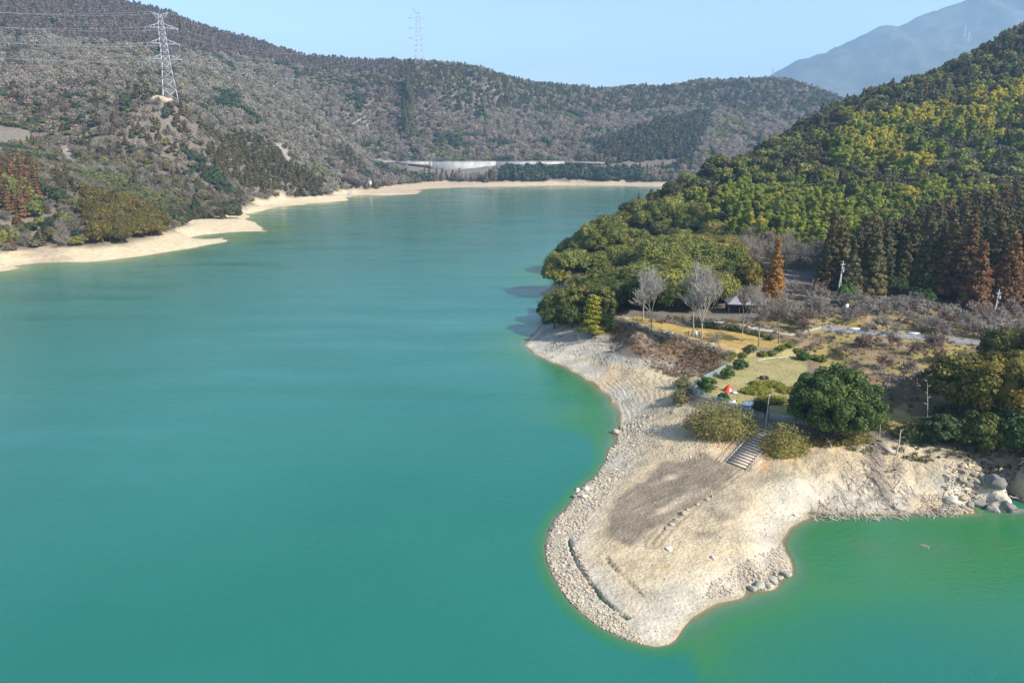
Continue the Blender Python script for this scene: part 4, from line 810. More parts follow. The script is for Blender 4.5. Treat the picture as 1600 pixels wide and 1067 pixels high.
for u, v, R, Rx, H, t1, t2, lab, rz in [(1126, 676, 4.2, 7.2, 6.4, (.30, .255, .085), (.21, .205, .06), 'broad straw green thicket below the chain link fence left of the stairs', -.25), (1226, 706, 3.2, 4.4, 5.6, (.30, .25, .075), (.21, .205, .055), 'straw green thicket just right of the stairs', 0),
        (1066, 625, 2.0, 2.6, 2.6, (.24, .20, .10), (.17, .16, .06), 'pale straw bush on the bank outside the fence corner', .6), (1066, 603, 1.5, 2.0, 2.8, (.19, .18, .075), (.15, .15, .06), 'small olive bush on the bank left of the fence bend', 0), (1285, 692, 1.6, 3.4, 1.8, (.24, .19, .055), (.17, .15, .05), 'low yellowish scrub under the dome tree', 0),
        (1335, 690, 1.8, 3.6, 2.4, (.24, .20, .055), (.18, .17, .05), 'yellow scrub on bank between dome tree and dead snag', 0), (1360, 665, 2.5, 3.5, 3.8, (.10, .13, .035), (.14, .15, .04), 'green scrub right of the dome tree', 0), (1430, 685, 2.6, 4.2, 4.2, (.06, .09, .03), (.09, .11, .035), 'dark scrub behind the dead snag', 0), (1136, 562, 1.2, 1.8, 2.6, (.2, .17, .07), (.16, .15, .06), 'straw bush at the end of the rail fence', 0)]:
    x, y, z = on(u, v, 4.5); r = tag(bamboo_grass(R, Rx, H, int(R * Rx * 13), t1, t2).build('thicket', M_LEAF), lab, 'thicket'); r.location = (x, y, z - .15); r.rotation_euler = (0, 0, rz)

# ------------------------------------------------------------------ ground cover: brush on the red bank, undergrowth, grass, stones, driftwood
def region_points(poly, n, z0):
    us = [p[0] for p in poly]; v_ = [p[1] for p in poly]; out = []
    W = [G(p, q, z0)[:2] for p, q in poly]; xs = [p[0] for p in W]; ys = [p[1] for p in W]
    m = 0; X = []; Y = []
    while m < n:
        x = RNG.uniform(min(xs), max(xs), n * 2); y = RNG.uniform(min(ys), max(ys), n * 2); k = inside(x, y, W); X.append(x[k]); Y.append(y[k]); m += k.sum()
        if k.sum() == 0: break
    X = np.concatenate(X)[:n]; Y = np.concatenate(Y)[:n]; return X, Y, height(X, Y)
def scrub(name, areas):
    g = Geo()
    for poly, n, z0, cols, h, sz, twig in areas:
        X, Y, Z = region_points(poly, n, z0)
        for x, y, z in zip(X, Y, Z):
            c = np.array(cols[RNG.integers(len(cols))]) * RNG.uniform(.75, 1.25); hh = h * RNG.uniform(.5, 1.3)
            if RNG.random() < twig:
                m = 16; o = np.array([x, y, z - .1]) + RNG.normal(size=(m, 3)) * (.15, .15, 0); d = rnd_unit(m); d[:, 2] = np.abs(d[:, 2]) + .2; e = o + d * hh * 1.1; s = np.cross(d, rnd_unit(m)) * .035
                g.add(np.stack([o - s, o + s, e + s * .3, e - s * .3], 1).reshape(-1, 3), np.arange(m * 4).reshape(m, 4), np.clip(c * 1.3, 0, .9))
            else:
                m = 22; d = rnd_unit(m); d[:, 2] = np.abs(d[:, 2]); leaves(g, np.array([x, y, z]) + d * (hh * .8, hh * .8, hh) * RNG.uniform(.5, 1, (m, 1)), d + np.array([0, 0, .4]), sz, c)
    tag(g.build(name, M_LEAF), kind='stuff')
REDB = [(.27, .145, .075), (.22, .135, .075), (.31, .20, .10), (.17, .15, .06), (.2, .15, .10)]
scrub('dry_brush', [([(957, 506), (1000, 517), (1060, 533), (1130, 557), (1122, 578), (1092, 578), (1050, 568), (1000, 552), (955, 528)], 900, 7, REDB, .8, .15, .35),
    ([(955, 526), (1000, 548), (1050, 566), (1092, 578), (1080, 584), (1035, 574), (990, 558), (950, 538)], 420, 4.6, [(.42, .37, .32), (.33, .28, .24)], .55, .1, 1.0),
    ([(1060, 590), (1078, 590), (1075, 640), (1050, 640)], 150, 4, [(.25, .2, .11), (.2, .18, .08)], .6, .13, .3),
    ([(60, 385), (100, 388), (100, 408), (60, 408)], 90, 2.5, [(.4, .32, .26)], .8, .2, 1)])
UG = [(.22, .16, .08), (.19, .18, .065), (.26, .19, .085), (.23, .22, .06), (.14, .155, .05)]
scrub('undergrowth', [([(1225, 535), (1180, 505), (1240, 470), (1330, 468), (1600, 480), (1600, 590), (1460, 640), (1390, 650), (1350, 570), (1290, 550)], 1500, 9.5, UG, .6, .16, .45),
    ([(1300, 690), (1400, 705), (1600, 728), (1600, 640), (1460, 650), (1380, 680)], 420, 6, [(.09, .1, .04), (.15, .13, .06)], .7, .16, .4), ([(965, 492), (1080, 497), (1180, 505), (1215, 520), (1180, 512), (1090, 504), (1000, 496)], 240, 10, [(.13, .12, .05), (.2, .13, .07)], .7, .16, .5),
    ([(1205, 470), (1300, 470), (1310, 500), (1240, 500)], 170, 11.5, [(.22, .21, .06), (.18, .18, .05)], .4, .16, .1)])
def rock_mesh(g, c, s, tint, n=2, rough=.16, flat=.7):
    V, Q = QS[n]; o = RNG.uniform(0, 50, 3); q = V.copy()
    for k in range(4 if n < 3 else 16):             # flat breaks
        d = rnd_unit(1)[0]; lim = RNG.uniform(.55, .85) if n < 3 else RNG.uniform(.5, .86); h = q @ d; q = q - np.outer(np.maximum(h - lim, 0), d)
    if n > 3: q = q + V * (np.sin(q[:, :1] * 9 + q[:, 2:] * 14 + o[0]) * .05 + np.sin(q[:, 1:2] * 17 - q[:, :1] * 11 + o[1]) * .035)
    q = q * (1 + rough * np.sin(q * 5 + o).sum(1, keepdims=True) * .3); a = RNG.uniform(0, 6.28); ca, sa = math.cos(a), math.sin(a)
    q = q * np.array([1, RNG.uniform(.65, .95), flat]) * s; q = q @ np.array([[ca, sa, 0], [-sa, ca, 0], [0, 0, 1]])
    g.add(q + np.array(c), Q, np.clip(np.array(tint) * (1 + .05 * RNG.normal(size=(len(q), 1))), 0, .9))
def stones():
    g = Geo()
    areas = [([(1030, 1008), (935, 978), (882, 930), (852, 860), (868, 808), (918, 752), (950, 700), (966, 655), (1000, 640), (1060, 600), (1080, 640), (1090, 700), (1180, 720), (1290, 700), (1420, 720), (1590, 745), (1590, 790), (1290, 803), (1225, 840), (1237, 893), (1130, 940), (1070, 980)], 4200, 1.6, .10, .24),
        ([(1010, 1006), (935, 978), (882, 930), (852, 860), (868, 808), (900, 775), (925, 800), (905, 860), (935, 930), (1000, 985)], 5200, .8, .13, .40),
        ([(900, 770), (950, 700), (966, 660), (1010, 650), (1000, 700), (960, 760), (930, 800)], 3400, 1.2, .14, .45), ([(825, 545), (900, 520), (1000, 555), (1070, 578), (1060, 590), (930, 570), (880, 570)], 2600, 3.0, .16, .5),
        ([(1000, 640), (1090, 690), (1180, 700), (1150, 720), (1040, 712), (990, 690)], 2200, 2.8, .12, .34), ([(1100, 930), (1190, 915), (1240, 890), (1230, 850), (1250, 815), (1300, 800), (1290, 780), (1200, 860), (1110, 910)], 2600, .9, .13, .42), ([(1470, 740), (1540, 770), (1540, 798), (1480, 798)], 500, 2, .2, .6),
        ([(930, 600), (1000, 560), (1060, 590), (1020, 630), (970, 650)], 900, 2.5, .10, .26), ([(1490, 735), (1540, 725), (1612, 730), (1612, 795), (1520, 800)], 1500, 2.5, .25, 1.3)]
    mud = [G(u, v, 1.5)[:2] for u, v in [(1035, 722), (1150, 733), (1145, 758), (1060, 803), (985, 855), (936, 828), (985, 762)]]
    for poly, n, z0, a, b in areas:
        X, Y, Z = region_points(poly, n, z0); cl = fbm(X, Y, 5, 2)
        k = (Z > .02) & (Z < 5.3) & ~(inside(X, Y, mud) & (RNG.random(len(X)) < .94)) & (cl + RNG.normal(size=len(X)) * .3 > -.2)
        for x, y, z in zip(X[k], Y[k], Z[k]):
            s = a * (b / a) ** (RNG.random() ** 2.2); t = np.array([(.49, .415, .30), (.43, .37, .28), (.55, .47, .35), (.35, .30, .235), (.52, .41, .27)][RNG.integers(5)]) * RNG.uniform(.85, 1.15)
            rock_mesh(g, (x, y, z + s * .15), s * RNG.uniform(.7, 1.1), t * ((.6, .61, .62) if b > 1 else 1), 3 if s > .7 else 1, .1, .6)
    tag(g.build('gravel', M_ROCK), kind='stuff')
stones()
GRT = (.36, .33, .28); WHT = (.62, .58, .50)
def boulder(u, v, s, tint, label, flat=.7, z0=1.2, group=None, n=4, sink=.15):
    x, y, z = on(u, v, z0); g = Geo(); rock_mesh(g, (0, 0, 0), s, tint, n, .13, flat); o = g.build('boulder', M_ROCK); o.location = (x, y, z + s * flat * .5 - s * sink); return tag(o, label, 'boulder', group)
boulder(902, 767, .75, WHT, 'left one of two pale boulders on the left shoulder of the spit'); boulder(915, 765, .8, WHT, 'right one of two pale boulders on the left shoulder of the spit'); boulder(898, 776, .7, (.25, .23, .2), 'dark boulder below the pair of pale boulders'); boulder(912, 777, .85, WHT, 'angular pale boulder between the pair and the stony slope')
boulder(963, 677, 1.0, GRT, 'grey boulder at the waterline in the bay bend', .9); boulder(962, 735, .55, WHT, 'rounded pale boulder on the gravel above the bay'); boulder(1046, 859, .75, WHT, 'largest pale boulder in the middle of the spit', .5); boulder(1115, 872, .55, WHT, 'pale upright boulder near centre right of the spit'); boulder(1137, 873, .4, WHT, 'small flat pale boulder right of the upright one', .4)
boulder(873, 833, .6, WHT, 'flat pale boulder on the left rim of the spit', .4); boulder(864, 829, .5, (.25, .23, .2), 'dark boulder on the left rim of the spit'); boulder(893, 884, .5, (.4, .3, .22), 'brown boulder beside the long ledge on the spit'); boulder(1079, 714, .3, WHT, 'small white stone lying on the brown mud'); boulder(1244, 806, .5, WHT, 'white boulder above the nook of right shore', .7); boulder(1485, 784, 1.1, (.62, .56, .43), 'large cream boulder low on right shore', .85); boulder(1360, 758, .75, WHT, 'white boulder among the brushwood'); boulder(1345, 737, .7, WHT, 'flat pale slab rock above the brushwood', .35, 3); boulder(1397, 768, .6, (.5, .4, .27), 'tan boulder at right edge of brushwood', .6, 2)
for i, (u, v, s) in enumerate([(1042, 826, .5), (1050, 820, .55), (1056, 812, .45), (1068, 803, .75), (1074, 797, .5), (1090, 788, .4), (1105, 781, .55), (1113, 776, .4)]):
    boulder(u, v, s, GRT if i % 3 else (.3, .27, .23), 'grey rock in the line edging the brown mud patch', .7, 1.6, 'grey rocks edging the brown mud patch', 3)
for i, (u, v, s) in enumerate([(1176, 921, .9), (1187, 917, 1.0), (1198, 914, .8), (1208, 908, 1.0), (1218, 904, .8), (1228, 898, .9), (1212, 900, .6)]):
    boulder(u, v, s, (.34, .31, .25), 'dark rock in the outcrop at right waterline of the spit', .7, .5, 'outcrop rocks at right waterline of the spit', 3)
RK = [(1528, 785, 1.5), (1545, 775, 2.2), (1556, 786, 1.8), (1570, 772, 2.0), (1582, 760, 2.3), (1596, 745, 2.0), (1600, 772, 2.3), (1578, 788, 1.5), (1535, 765, 1.5), (1560, 758, 1.4), (1612, 760, 2.2), (1515, 790, 1.1), (1550, 795, 1.3), (1590, 787, 1.6), (1540, 790, 1.2), (1568, 745, 1.3), (1585, 775, 1.4)]
for i, (u, v, s) in enumerate(RK):
    boulder(u, v, s, [(.24, .22, .19), (.19, .178, .16), (.29, .26, .22)][i % 3], 'fractured grey rock in the crag at the right waterline', RNG.uniform(.6, .95), 1.5, 'fractured rocks of the crag at the right waterline', 6, .35)
M_WOOD = plain('driftwood', (.46, .39, .31), .9, 0, 4, .3); M_DARKWOOD_SHADE = plain('dark_wood_stair_shade', (.12, .085, .06), .9, 0, 4, .3)
def brushwood():
    g = Geo(); A = [([(1325, 745), (1400, 740), (1430, 770), (1420, 800), (1340, 802), (1290, 795)], 330, 1.6, 1.5, 0.35), ([(1345, 700), (1372, 700), (1392, 760), (1365, 760)], 170, 3.6, 2.1, 0.12), ([(1275, 785), (1310, 780), (1320, 806), (1275, 810)], 70, .8, 1.2, .5), ([(1440, 775), (1500, 785), (1500, 802), (1435, 802)], 150, .8, 1.3, .5), ([(1200, 690), (1210, 700), (1200, 710)], 20, 3, .8, .5), ([(990, 552), (1095, 582), (1060, 582), (1000, 562)], 170, 4.2, 1.0, .5)]
    for poly, n, z0, ln, ang in A:
        X, Y, Z = region_points(poly, n, z0); hx = height(X + .5, Y) - Z; hy = height(X, Y + .5) - Z
        for x, y, z, a_, b_ in zip(X, Y, Z, hx, hy):
            a = math.atan2(-1, .45) + RNG.normal() * ang * 2; L = ln * RNG.uniform(.4, 2.0); d = np.array([math.cos(a), math.sin(a), (math.cos(a) * a_ + math.sin(a) * b_) * 2]); p = np.array([x, y, max(z, 0) + RNG.uniform(.02, .5) * (1 if RNG.random() < .6 else .3)])
            w = RNG.normal(size=3) * .14 * L; tube(g, [p - d * L / 2, p + w, p + d * L / 2], [.06, .05, .022], 3, np.array([(.46, .385, .30), (.33, .27, .22), (.52, .45, .37)][RNG.integers(3)]), cap=False)
    tag(g.build('brushwood', M_ROCK), kind='stuff')
brushwood()
def log(u, v, u2, v2, r, label, z0=1.5, m=None, lift=.12, stubs=3):
    a = np.array(on(u, v, z0)); b = np.array(on(u2, v2, z0)); a[2] = max(a[2], .02) + lift; b[2] = max(b[2], .02) + lift; g = Geo(); c = (a + b) / 2; d = b - a; w = np.cross(d, (0, 0, 1)); w /= np.linalg.norm(w) + 1e-9
    P = [a, a + d * .35 + w * r * .9, a + d * .7 - w * r * .6, b]; P = [p - a for p in P]; tube(g, P, [r, r * .9, r * .7, r * .4], 6)
    for k in range(stubs):
        q = P[0] + (P[-1] - P[0]) * RNG.uniform(.3, .95); e = q + w * RNG.choice([-1, 1]) * RNG.uniform(.3, .9) + np.array([0, 0, RNG.uniform(.1, .6)]) + (b - a) * .06; tube(g, [q, e], [r * .4, r * .15], 4)
    o = g.build('driftwood_log', m or M_WOOD); o.location = a; return tag(o, label, 'driftwood')
log(1012, 650, 1008, 656, .16, 'short dark log on the gravel above the bay', 2.4, M_DARKWOOD_SHADE); log(1400, 795, 1425, 806, .13, 'bleached branch poking over the water from brushwood', .3, None, .3); log(1395, 790, 1412, 811, .12, 'second bleached branch dipping into the water from brushwood', .2, None, .3); log(1455, 792, 1470, 808, .15, 'dark log slanting into the water beside the shaded bank', .2, M_DARKWOOD_SHADE)
log(1395, 768, 1420, 735, .11, 'long pale stick leaning up the bank right of brushwood', 2.2, None, .3); log(1384, 737, 1400, 735, .22, 'short dark curved log on the earth bank', 3.4, M_DARKWOOD_SHADE); log(1325, 722, 1345, 720, .12, 'pale log lying level on upper right bank', 4.2); log(1470, 798, 1495, 797, .1, 'pale branch along the waterline under the dark bank', .2, None, .3); log(1578, 770, 1590, 788, .16, 'pale log wedged between the big rocks', 1, None, .5)
log(1035, 570, 1062, 578, .12, 'bleached log at the foot of the red brown bank', 4.6, None, .25); log(1040, 578, 1028, 583, .10, 'small bleached log at the foot of the red brown bank', 4.2, None, .25); log(1053, 648, 1056, 640, .12, 'pale curved dead stump by the shadowed bank', 3.6, None, .5)
def floating_branch():
    x, y, z = G(1438, 851); g = Geo(); x2, y2, _ = G(1453, 857); d = np.array([x2 - x, y2 - y, 0.0]); n = np.array([-d[1], d[0], 0]) / np.linalg.norm(d)
    tube(g, [(0, 0, .03), d * .5 + n * .06 + np.array([0, 0, .08]), d + np.array([0, 0, .02])], [.07, .06, .03], 5)
    for k in range(7):
        q = d * (.15 + .12 * k); s = 1 if k % 2 else -1; tube(g, [q + np.array([0, 0, .05]), q + n * s * .55 + d * .1 + np.array([0, 0, .16])], [.035, .012], 4)
    o = g.build('floating_branch', M_WOOD); o.location = (x, y, 0); tag(o, 'pale branch floating alone on the green bay water', 'driftwood')
floating_branch()
def snag(u, v, u2, v2, H, label, r=.16, n=4):
    x, y, z = on(u, v, 5); g = Geo(); top = np.array(D(u2, v2, y)) - np.array([x, y, z]); top = top / np.linalg.norm(top) * H
    tube(g, [(0, 0, -.4), top * .5 + np.array([.12, 0, 0]), top], [r, r * .8, r * .3], 6)
    for k in range(n):
        q = top * (.55 + .12 * k); s = 1 if k % 2 else -1; tube(g, [q, q + np.array([s * .8, RNG.normal() * .3, .35])], [.05, .02], 4)
    o = g.build('dead_tree', M_WOOD); o.location = (x, y, z); tag(o, label, 'dead tree')
snag(1400, 711, 1408, 670, 5.2, 'bare broken snag standing at the top of the bank'); snag(1374, 690, 1375, 640, 6.5, 'thin bare sapling left of the broken snag', .07, 5); snag(1448, 672, 1449, 595, 10, 'thin pale bare trunk in front of the golden grove', .09, 6); snag(1301, 700, 1294, 688, 2.6, 'short bleached stub under the dome tree', .08, 2)
def slab():
    x, y, z = on(1388, 702, 4.8); g = Geo(); box(g, (0, 0, .1), (1.5, 3.4, .3), .5, (.36, .32, .27)); o = g.build('concrete_slab', M_ROCK); o.location = (x, y, z); o.rotation_euler = (.35, .1, .2); tag(o, 'tilted grey slab lying on the bank beside the snag', 'slab')
slab()
# ------------------------------------------------------------------ stairs, fences, tents, park furniture
M_CONC = plain('concrete', (.45, .385, .30), .9, 0, 3, .2); M_CONCG = plain('grey_concrete', (.42, .41, .39), .9, 0, .4, .2); M_STEEL = plain('galvanised_steel', (.50, .53, .57), .55, .25, 2, .06); M_RUST = plain('rusty_pipe', (.30, .2, .13), .8, .2, 4, .3)
M_FENCE = plain('pale_fence_paint', (.36, .45, .42), .6, 0, 3, .1); M_RAIL = plain('weathered_rail', (.42, .38, .32), .9, 0, 3, .2); M_WHITE = plain('white_paint', (.78, .77, .74), .6, 0, 3, .05); M_ROOF = plain('grey_roof', (.25, .23, .235), .7, 0, .9, .18)
M_RED = plain('red_fabric', (.72, .06, .035), .7, 0, 4, .12); M_BLUE = plain('blue_fabric', (.045, .085, .36), .7, 0, 4, .12); M_GREYF = plain('grey_fabric', (.45, .46, .46), .8, 0, 4, .1); M_BLACK = plain('dark_fabric', (.04, .035, .03), .7, 0, 4, .1); M_POST = plain('dark_timber', (.10, .075, .055), .85, 0, 3, .25); M_ASPH = plain('asphalt', (.22, .21, .21), .95, 0, .8, .2)
M_POLE = plain('concrete_pole', (.55, .54, .51), .8, 0, 3, .08)
def mesh_panel_mat():
    m, t, b, o = mat('chain_link'); b.inputs['Base Color'].default_value = (.42, .54, .52, 1); b.inputs['Roughness'].default_value = .5
    tr = N(t, 'ShaderNodeBsdfTransparent'); mx = N(t, 'ShaderNodeMixShader'); mx.inputs[0].default_value = .38; t.links.new(tr.outputs[0], mx.inputs[1]); t.links.new(b.outputs[0], mx.inputs[2]); t.links.new(mx.outputs[0], o.inputs[0]); return m
M_LINK = mesh_panel_mat()
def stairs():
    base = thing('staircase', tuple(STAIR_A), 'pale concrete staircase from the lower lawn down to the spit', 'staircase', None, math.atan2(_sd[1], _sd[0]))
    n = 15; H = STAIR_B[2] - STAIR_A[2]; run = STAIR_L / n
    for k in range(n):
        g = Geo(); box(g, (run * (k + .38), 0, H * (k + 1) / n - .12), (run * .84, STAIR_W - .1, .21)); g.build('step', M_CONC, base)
    g = Geo(); W2 = STAIR_W / 2 - .06; g.add([(0, -W2, -.05), (STAIR_L, -W2, H - .05), (STAIR_L, W2, H - .05), (0, W2, -.05), (0, -W2, -.6), (STAIR_L, -W2, H - .6), (STAIR_L, W2, H - .6), (0, W2, -.6)], [[0, 1, 2, 3], [7, 6, 5, 4], [0, 4, 5, 1], [2, 6, 7, 3], [0, 3, 7, 4]]); g.build('stair_bed', M_DARKWOOD_SHADE, base)  # bed coloured dark to paint the shadow lines between the pale steps
    for s in (-1, 1):
        g = Geo(); y = s * (STAIR_W / 2 + .12); tube(g, [(-.5, y, -.12), (STAIR_L + .3, y, H + .10)], .17, 4); g.build('stringer', M_CONC, base)
        g = Geo(); y = s * (STAIR_W / 2 + (.5 if s > 0 else .3)); tube(g, [(-2.6 if s > 0 else -1.6, y, -.2), (STAIR_L * .95, y, H + .75)], .045, 5)
        tube(g, [(-2.9 if s > 0 else -1.9, y + s * .8, -.2), (STAIR_L * .8, y + s * .5, H * .8 + .4)], .04, 5)
        for f in (.1, .35, .6, .85): tube(g, [(STAIR_L * f, y, H * f - .4), (STAIR_L * f, y, H * f + .72)], .04, 4)
        g.build('handrail', M_RUST, base)
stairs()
def fence(pts, name, label, post_h, gap, post_m, rail_m, rails, panel=None, pr=.05, cat='fence', z0=7):
    P = [np.array(on(u, v, z0)) for u, v in pts]; r = thing(name, tuple(P[0]), label, cat); o = P[0]; rg = Geo(); pg = Geo(); tops = []
    for a, b in zip(P[:-1], P[1:]):
        L = np.linalg.norm((b - a)[:2]); n = max(1, round(L / gap))
        for k in range(n + (1 if b is P[-1] else 0)):
            q = a + (b - a) * k / n; q[2] = hz(q[0], q[1]); tops.append(q - o)
    for q in tops:
        g = Geo(); tube(g, [q + np.array([0, 0, -.3]), q + np.array([0, 0, post_h])], pr, 4); g.build('post', post_m, r)
    for a, b in zip(tops[:-1], tops[1:]):
        for h in rails: tube(rg, [a + np.array([0, 0, h]), b + np.array([0, 0, h])], pr * .7, 4)
        if panel: pg.add([a + np.array([0, 0, .05]), b + np.array([0, 0, .05]), b + np.array([0, 0, post_h - .05]), a + np.array([0, 0, post_h - .05])], [[0, 1, 2, 3]])
    rg.build('rail', rail_m, r)
    if panel: pg.build('mesh_panel', panel, r)
fence([(964, 499), (980, 507), (997, 515), (1030, 522), (1060, 529), (1090, 541), (1134, 554)], 'rail_fence', 'weathered low rail fence along the edge of the golden lawn', 1.0, 2.4, M_RAIL, M_RAIL, (.5, .95), None, .09, z0=9)
fence([(1133, 578), (1112, 589), (1096, 597), (1084, 607), (1083, 615), (1100, 622), (1118, 628), (1140, 634), (1175, 648), (1192, 655)], 'chain_link_fence', 'pale green chain link fence round the lower lawn left of the stairs', 1.35, 2.0, M_FENCE, M_FENCE, (.06, 1.3), M_LINK, .05)
fence([(1203, 655), (1230, 659), (1260, 664), (1300, 668)], 'chain_link_fence', 'shaded chain link fence between the stairs and the dome tree', 1.35, 2.0, M_FENCE, M_FENCE, (.06, 1.3), M_LINK, .05)
fence([(1270, 530), (1295, 537), (1320, 544), (1350, 552)], 'timber_fence', 'dark timber post and rail fence on the brown slope', 1.1, 2.0, M_POST, M_POST, (.45, .85), None, .09, z0=9)
def prism(g, pts, Q): g.add(pts, Q)
def tents():
    x, y, z = on(1138, 611, 7); r = thing('red_tent', (x, y, z), 'small red pointed tent on the lower lawn', 'tent', None, .35)
    g = Geo(); a = 1.05; b = .9
    V = [(-a, -b, 0), (a, -b, 0), (a, b, 0), (-a, b, 0), (-.08, -.05, 1.75), (.08, .05, 1.72), (0, -b * 1.02, .6), (a * .62, 0, .85), (-a * .62, 0, .85)]
    g.add(V, [[0, 1, 5, 4], [1, 2, 7, 5], [2, 3, 4, 5], [3, 0, 4, 8]]); g.build('canopy', M_RED, r)
    g = Geo(); g.add([(-.35, -.93, .02), (.45, -.93, .02), (.08, -.42, .98), (.0, -.42, .98)], [[0, 1, 2, 3]]); g.build('door_flap', M_WHITE, r)
    g = Geo(); box(g, (.3, -1.6, .22), (1.3, 1.0, .42), .1, top=.8); g.build('groundsheet', M_GREYF, r)
    x, y, z = on(1170, 637, 7); r = thing('blue_tent', (x, y, z), 'blue dome tent with white top beside the dark shrub', 'tent', None, .2)
    V, Q = QS[6]; up = V[Q].mean(1)[:, 2] > -.12
    for nm, m, sel, sc in (('canopy', M_BLUE, up, (1.55, 1.25, 1.25)), ('flysheet', M_WHITE, V[Q].mean(1)[:, 2] > .62, (1.58, 1.28, 1.29))):
        g = Geo(); q = np.abs(V) ** .8 * np.sign(V); g.add(np.maximum(q * sc, (-9, -9, 0)), Q[sel]); g.build(nm, m, r)
    g = Geo()
    for k in range(2): 
        t = np.linspace(0, math.pi, 9); c = math.cos(k * 1.57 + .78); s = math.sin(k * 1.57 + .78); tube(g, np.stack([1.62 * np.cos(t) * c, 1.32 * np.cos(t) * s, 1.34 * np.sin(t)], -1), .02, 4)
    g.build('tent_pole', M_BLACK, r)
    x, y, z = on(1143, 628, 7); g = Geo(); box(g, (0, 0, .07), (2.0, 1.1, .1), -.25); box(g, (.5, .1, .2), (.7, .5, .2), -.1); o = g.build('white_mat', M_WHITE); o.location = (x, y, z); tag(o, 'white sheet spread on the grass near the fence', 'mat')
    x, y, z = on(1150, 628, 7); g = Geo(); rock_mesh(g, (0, 0, .18), .3, (1, 1, 1), 2); o = g.build('dark_bag', M_BLACK); o.location = (x, y, z); tag(o, 'small dark bag beside the white sheet', 'bag')
    x, y, z = on(1120, 607, 7); r = thing('folding_chair', (x, y, z), 'small dark folding chair left of the red tent', 'chair', None, .8)
    g = Geo(); box(g, (0, 0, .42), (.6, .55, .06)); g.build('seat', M_BLACK, r); g = Geo(); box(g, (0, .3, .72), (.6, .06, .6)); g.build('backrest', M_RUST, r)
    for sx in (-1, 1):
        for sy in (-1, 1): g = Geo(); tube(g, [(sx * .27, sy * .25, 0), (sx * .27, sy * .25, .42)], .025, 4); g.build('leg', M_BLACK, r)
tents()
def bench(u, v, rz, label, z0=9.4, table=False):
    x, y, z = on(u, v, z0); r = thing('picnic_table' if table else 'bench', (x, y, z), label, 'table' if table else 'bench', None, rz); h = .72 if table else .45
    g = Geo()
    for k in range(3): box(g, (0, -.26 + .26 * k, h), (1.8, .22, .07))
    g.build('tabletop' if table else 'seat', M_POST if table else M_RAIL, r)
    if table:
        for s in (-1, 1): g = Geo(); box(g, (0, s * .85, .42), (1.8, .3, .06)); g.build('seat', M_POST, r)
    else: g = Geo(); box(g, (0, .36, .75), (1.8, .06, .4)); g.build('backrest', M_RAIL, r)
    for s in (-1, 1): g = Geo(); box(g, (s * .65, 0, h / 2 - .04), (.1, 1.6 if table else .6, h - .05)); g.build('leg', M_POST, r)
bench(1194, 592, .15, 'dark picnic table alone on the lower lawn', 7, True); bench(1037, 521, -.3, 'grey bench beside the rail fence left of the ring of posts'); bench(1047, 524, -.3, 'second grey bench beside the rail fence nearest the ring of posts'); bench(1012, 514, 1.2, 'brown bench at the foot of the forked pale tree'); bench(978, 501, .2, 'dark bench at the far left end of golden lawn'); bench(1112, 543, -.2, 'grey bench by the crooked tree at the fence end')
def ring():
    x, y, z = on(1084, 523, 9.4)
    for k in range(12):
        a = k * math.pi / 6; g = Geo(); tube(g, [(0, 0, -.2), (0, 0, .62)], [.15, .14], 6); tube(g, [(0, 0, .62), (0, 0, .70)], [.14, .05], 6); o = g.build('short_post', M_POST); px, py = x + 2.1 * math.cos(a), y + 2.1 * math.sin(a); o.location = (px, py, hz(px, py)); tag(o, 'short dark post in the ring around the tallest pale tree', 'post', 'short posts ringing the tallest pale tree')
    g = Geo(); box(g, (0, 0, .65), (.9, .35, 1.3), .1, top=.85); box(g, (0, 0, .08), (1.2, .6, .2), .1); o = g.build('stone_marker', M_WHITE); px, py = x + .3, y - 1.1; o.location = (px, py, hz(px, py)); tag(o, 'white stone marker inside the ring of short posts', 'monument')
    x, y, z = on(1322, 488, 11.3); r = thing('monument', (x, y, z), 'white upright stone monument under the clipped round tree', 'monument'); g = Geo(); box(g, (0, 0, .2), (1.6, 1.2, .5)); g.build('plinth', M_CONC, r); g = Geo(); box(g, (0, 0, 1.5), (1.0, .5, 2.1), .1, top=.75); g.build('stone', M_WHITE, r)
    x, y, z = on(1260, 514, 10.5); r = thing('white_canopy', (x, y, z), 'tiny white pitched canopy among the bare cherry trees', 'canopy'); g = Geo(); g.add([(-1.1, -.9, 1.0), (1.1, -.9, 1.0), (1.1, .9, 1.0), (-1.1, .9, 1.0), (0, 0, 1.9), (0.02, 0, 1.9)], [[0, 1, 5, 4], [1, 2, 5, 5], [2, 3, 4, 5], [3, 0, 4, 4]][0:1] + [[2, 3, 4, 5], [1, 2, 4, 5], [3, 0, 5, 4]]); g.build('roof', M_WHITE, r)
    for sx in (-1, 1):
        for sy in (-1, 1): g = Geo(); tube(g, [(sx, sy * .8, 0), (sx, sy * .8, 1.0)], .04, 4); g.build('leg', M_STEEL, r)
ring()
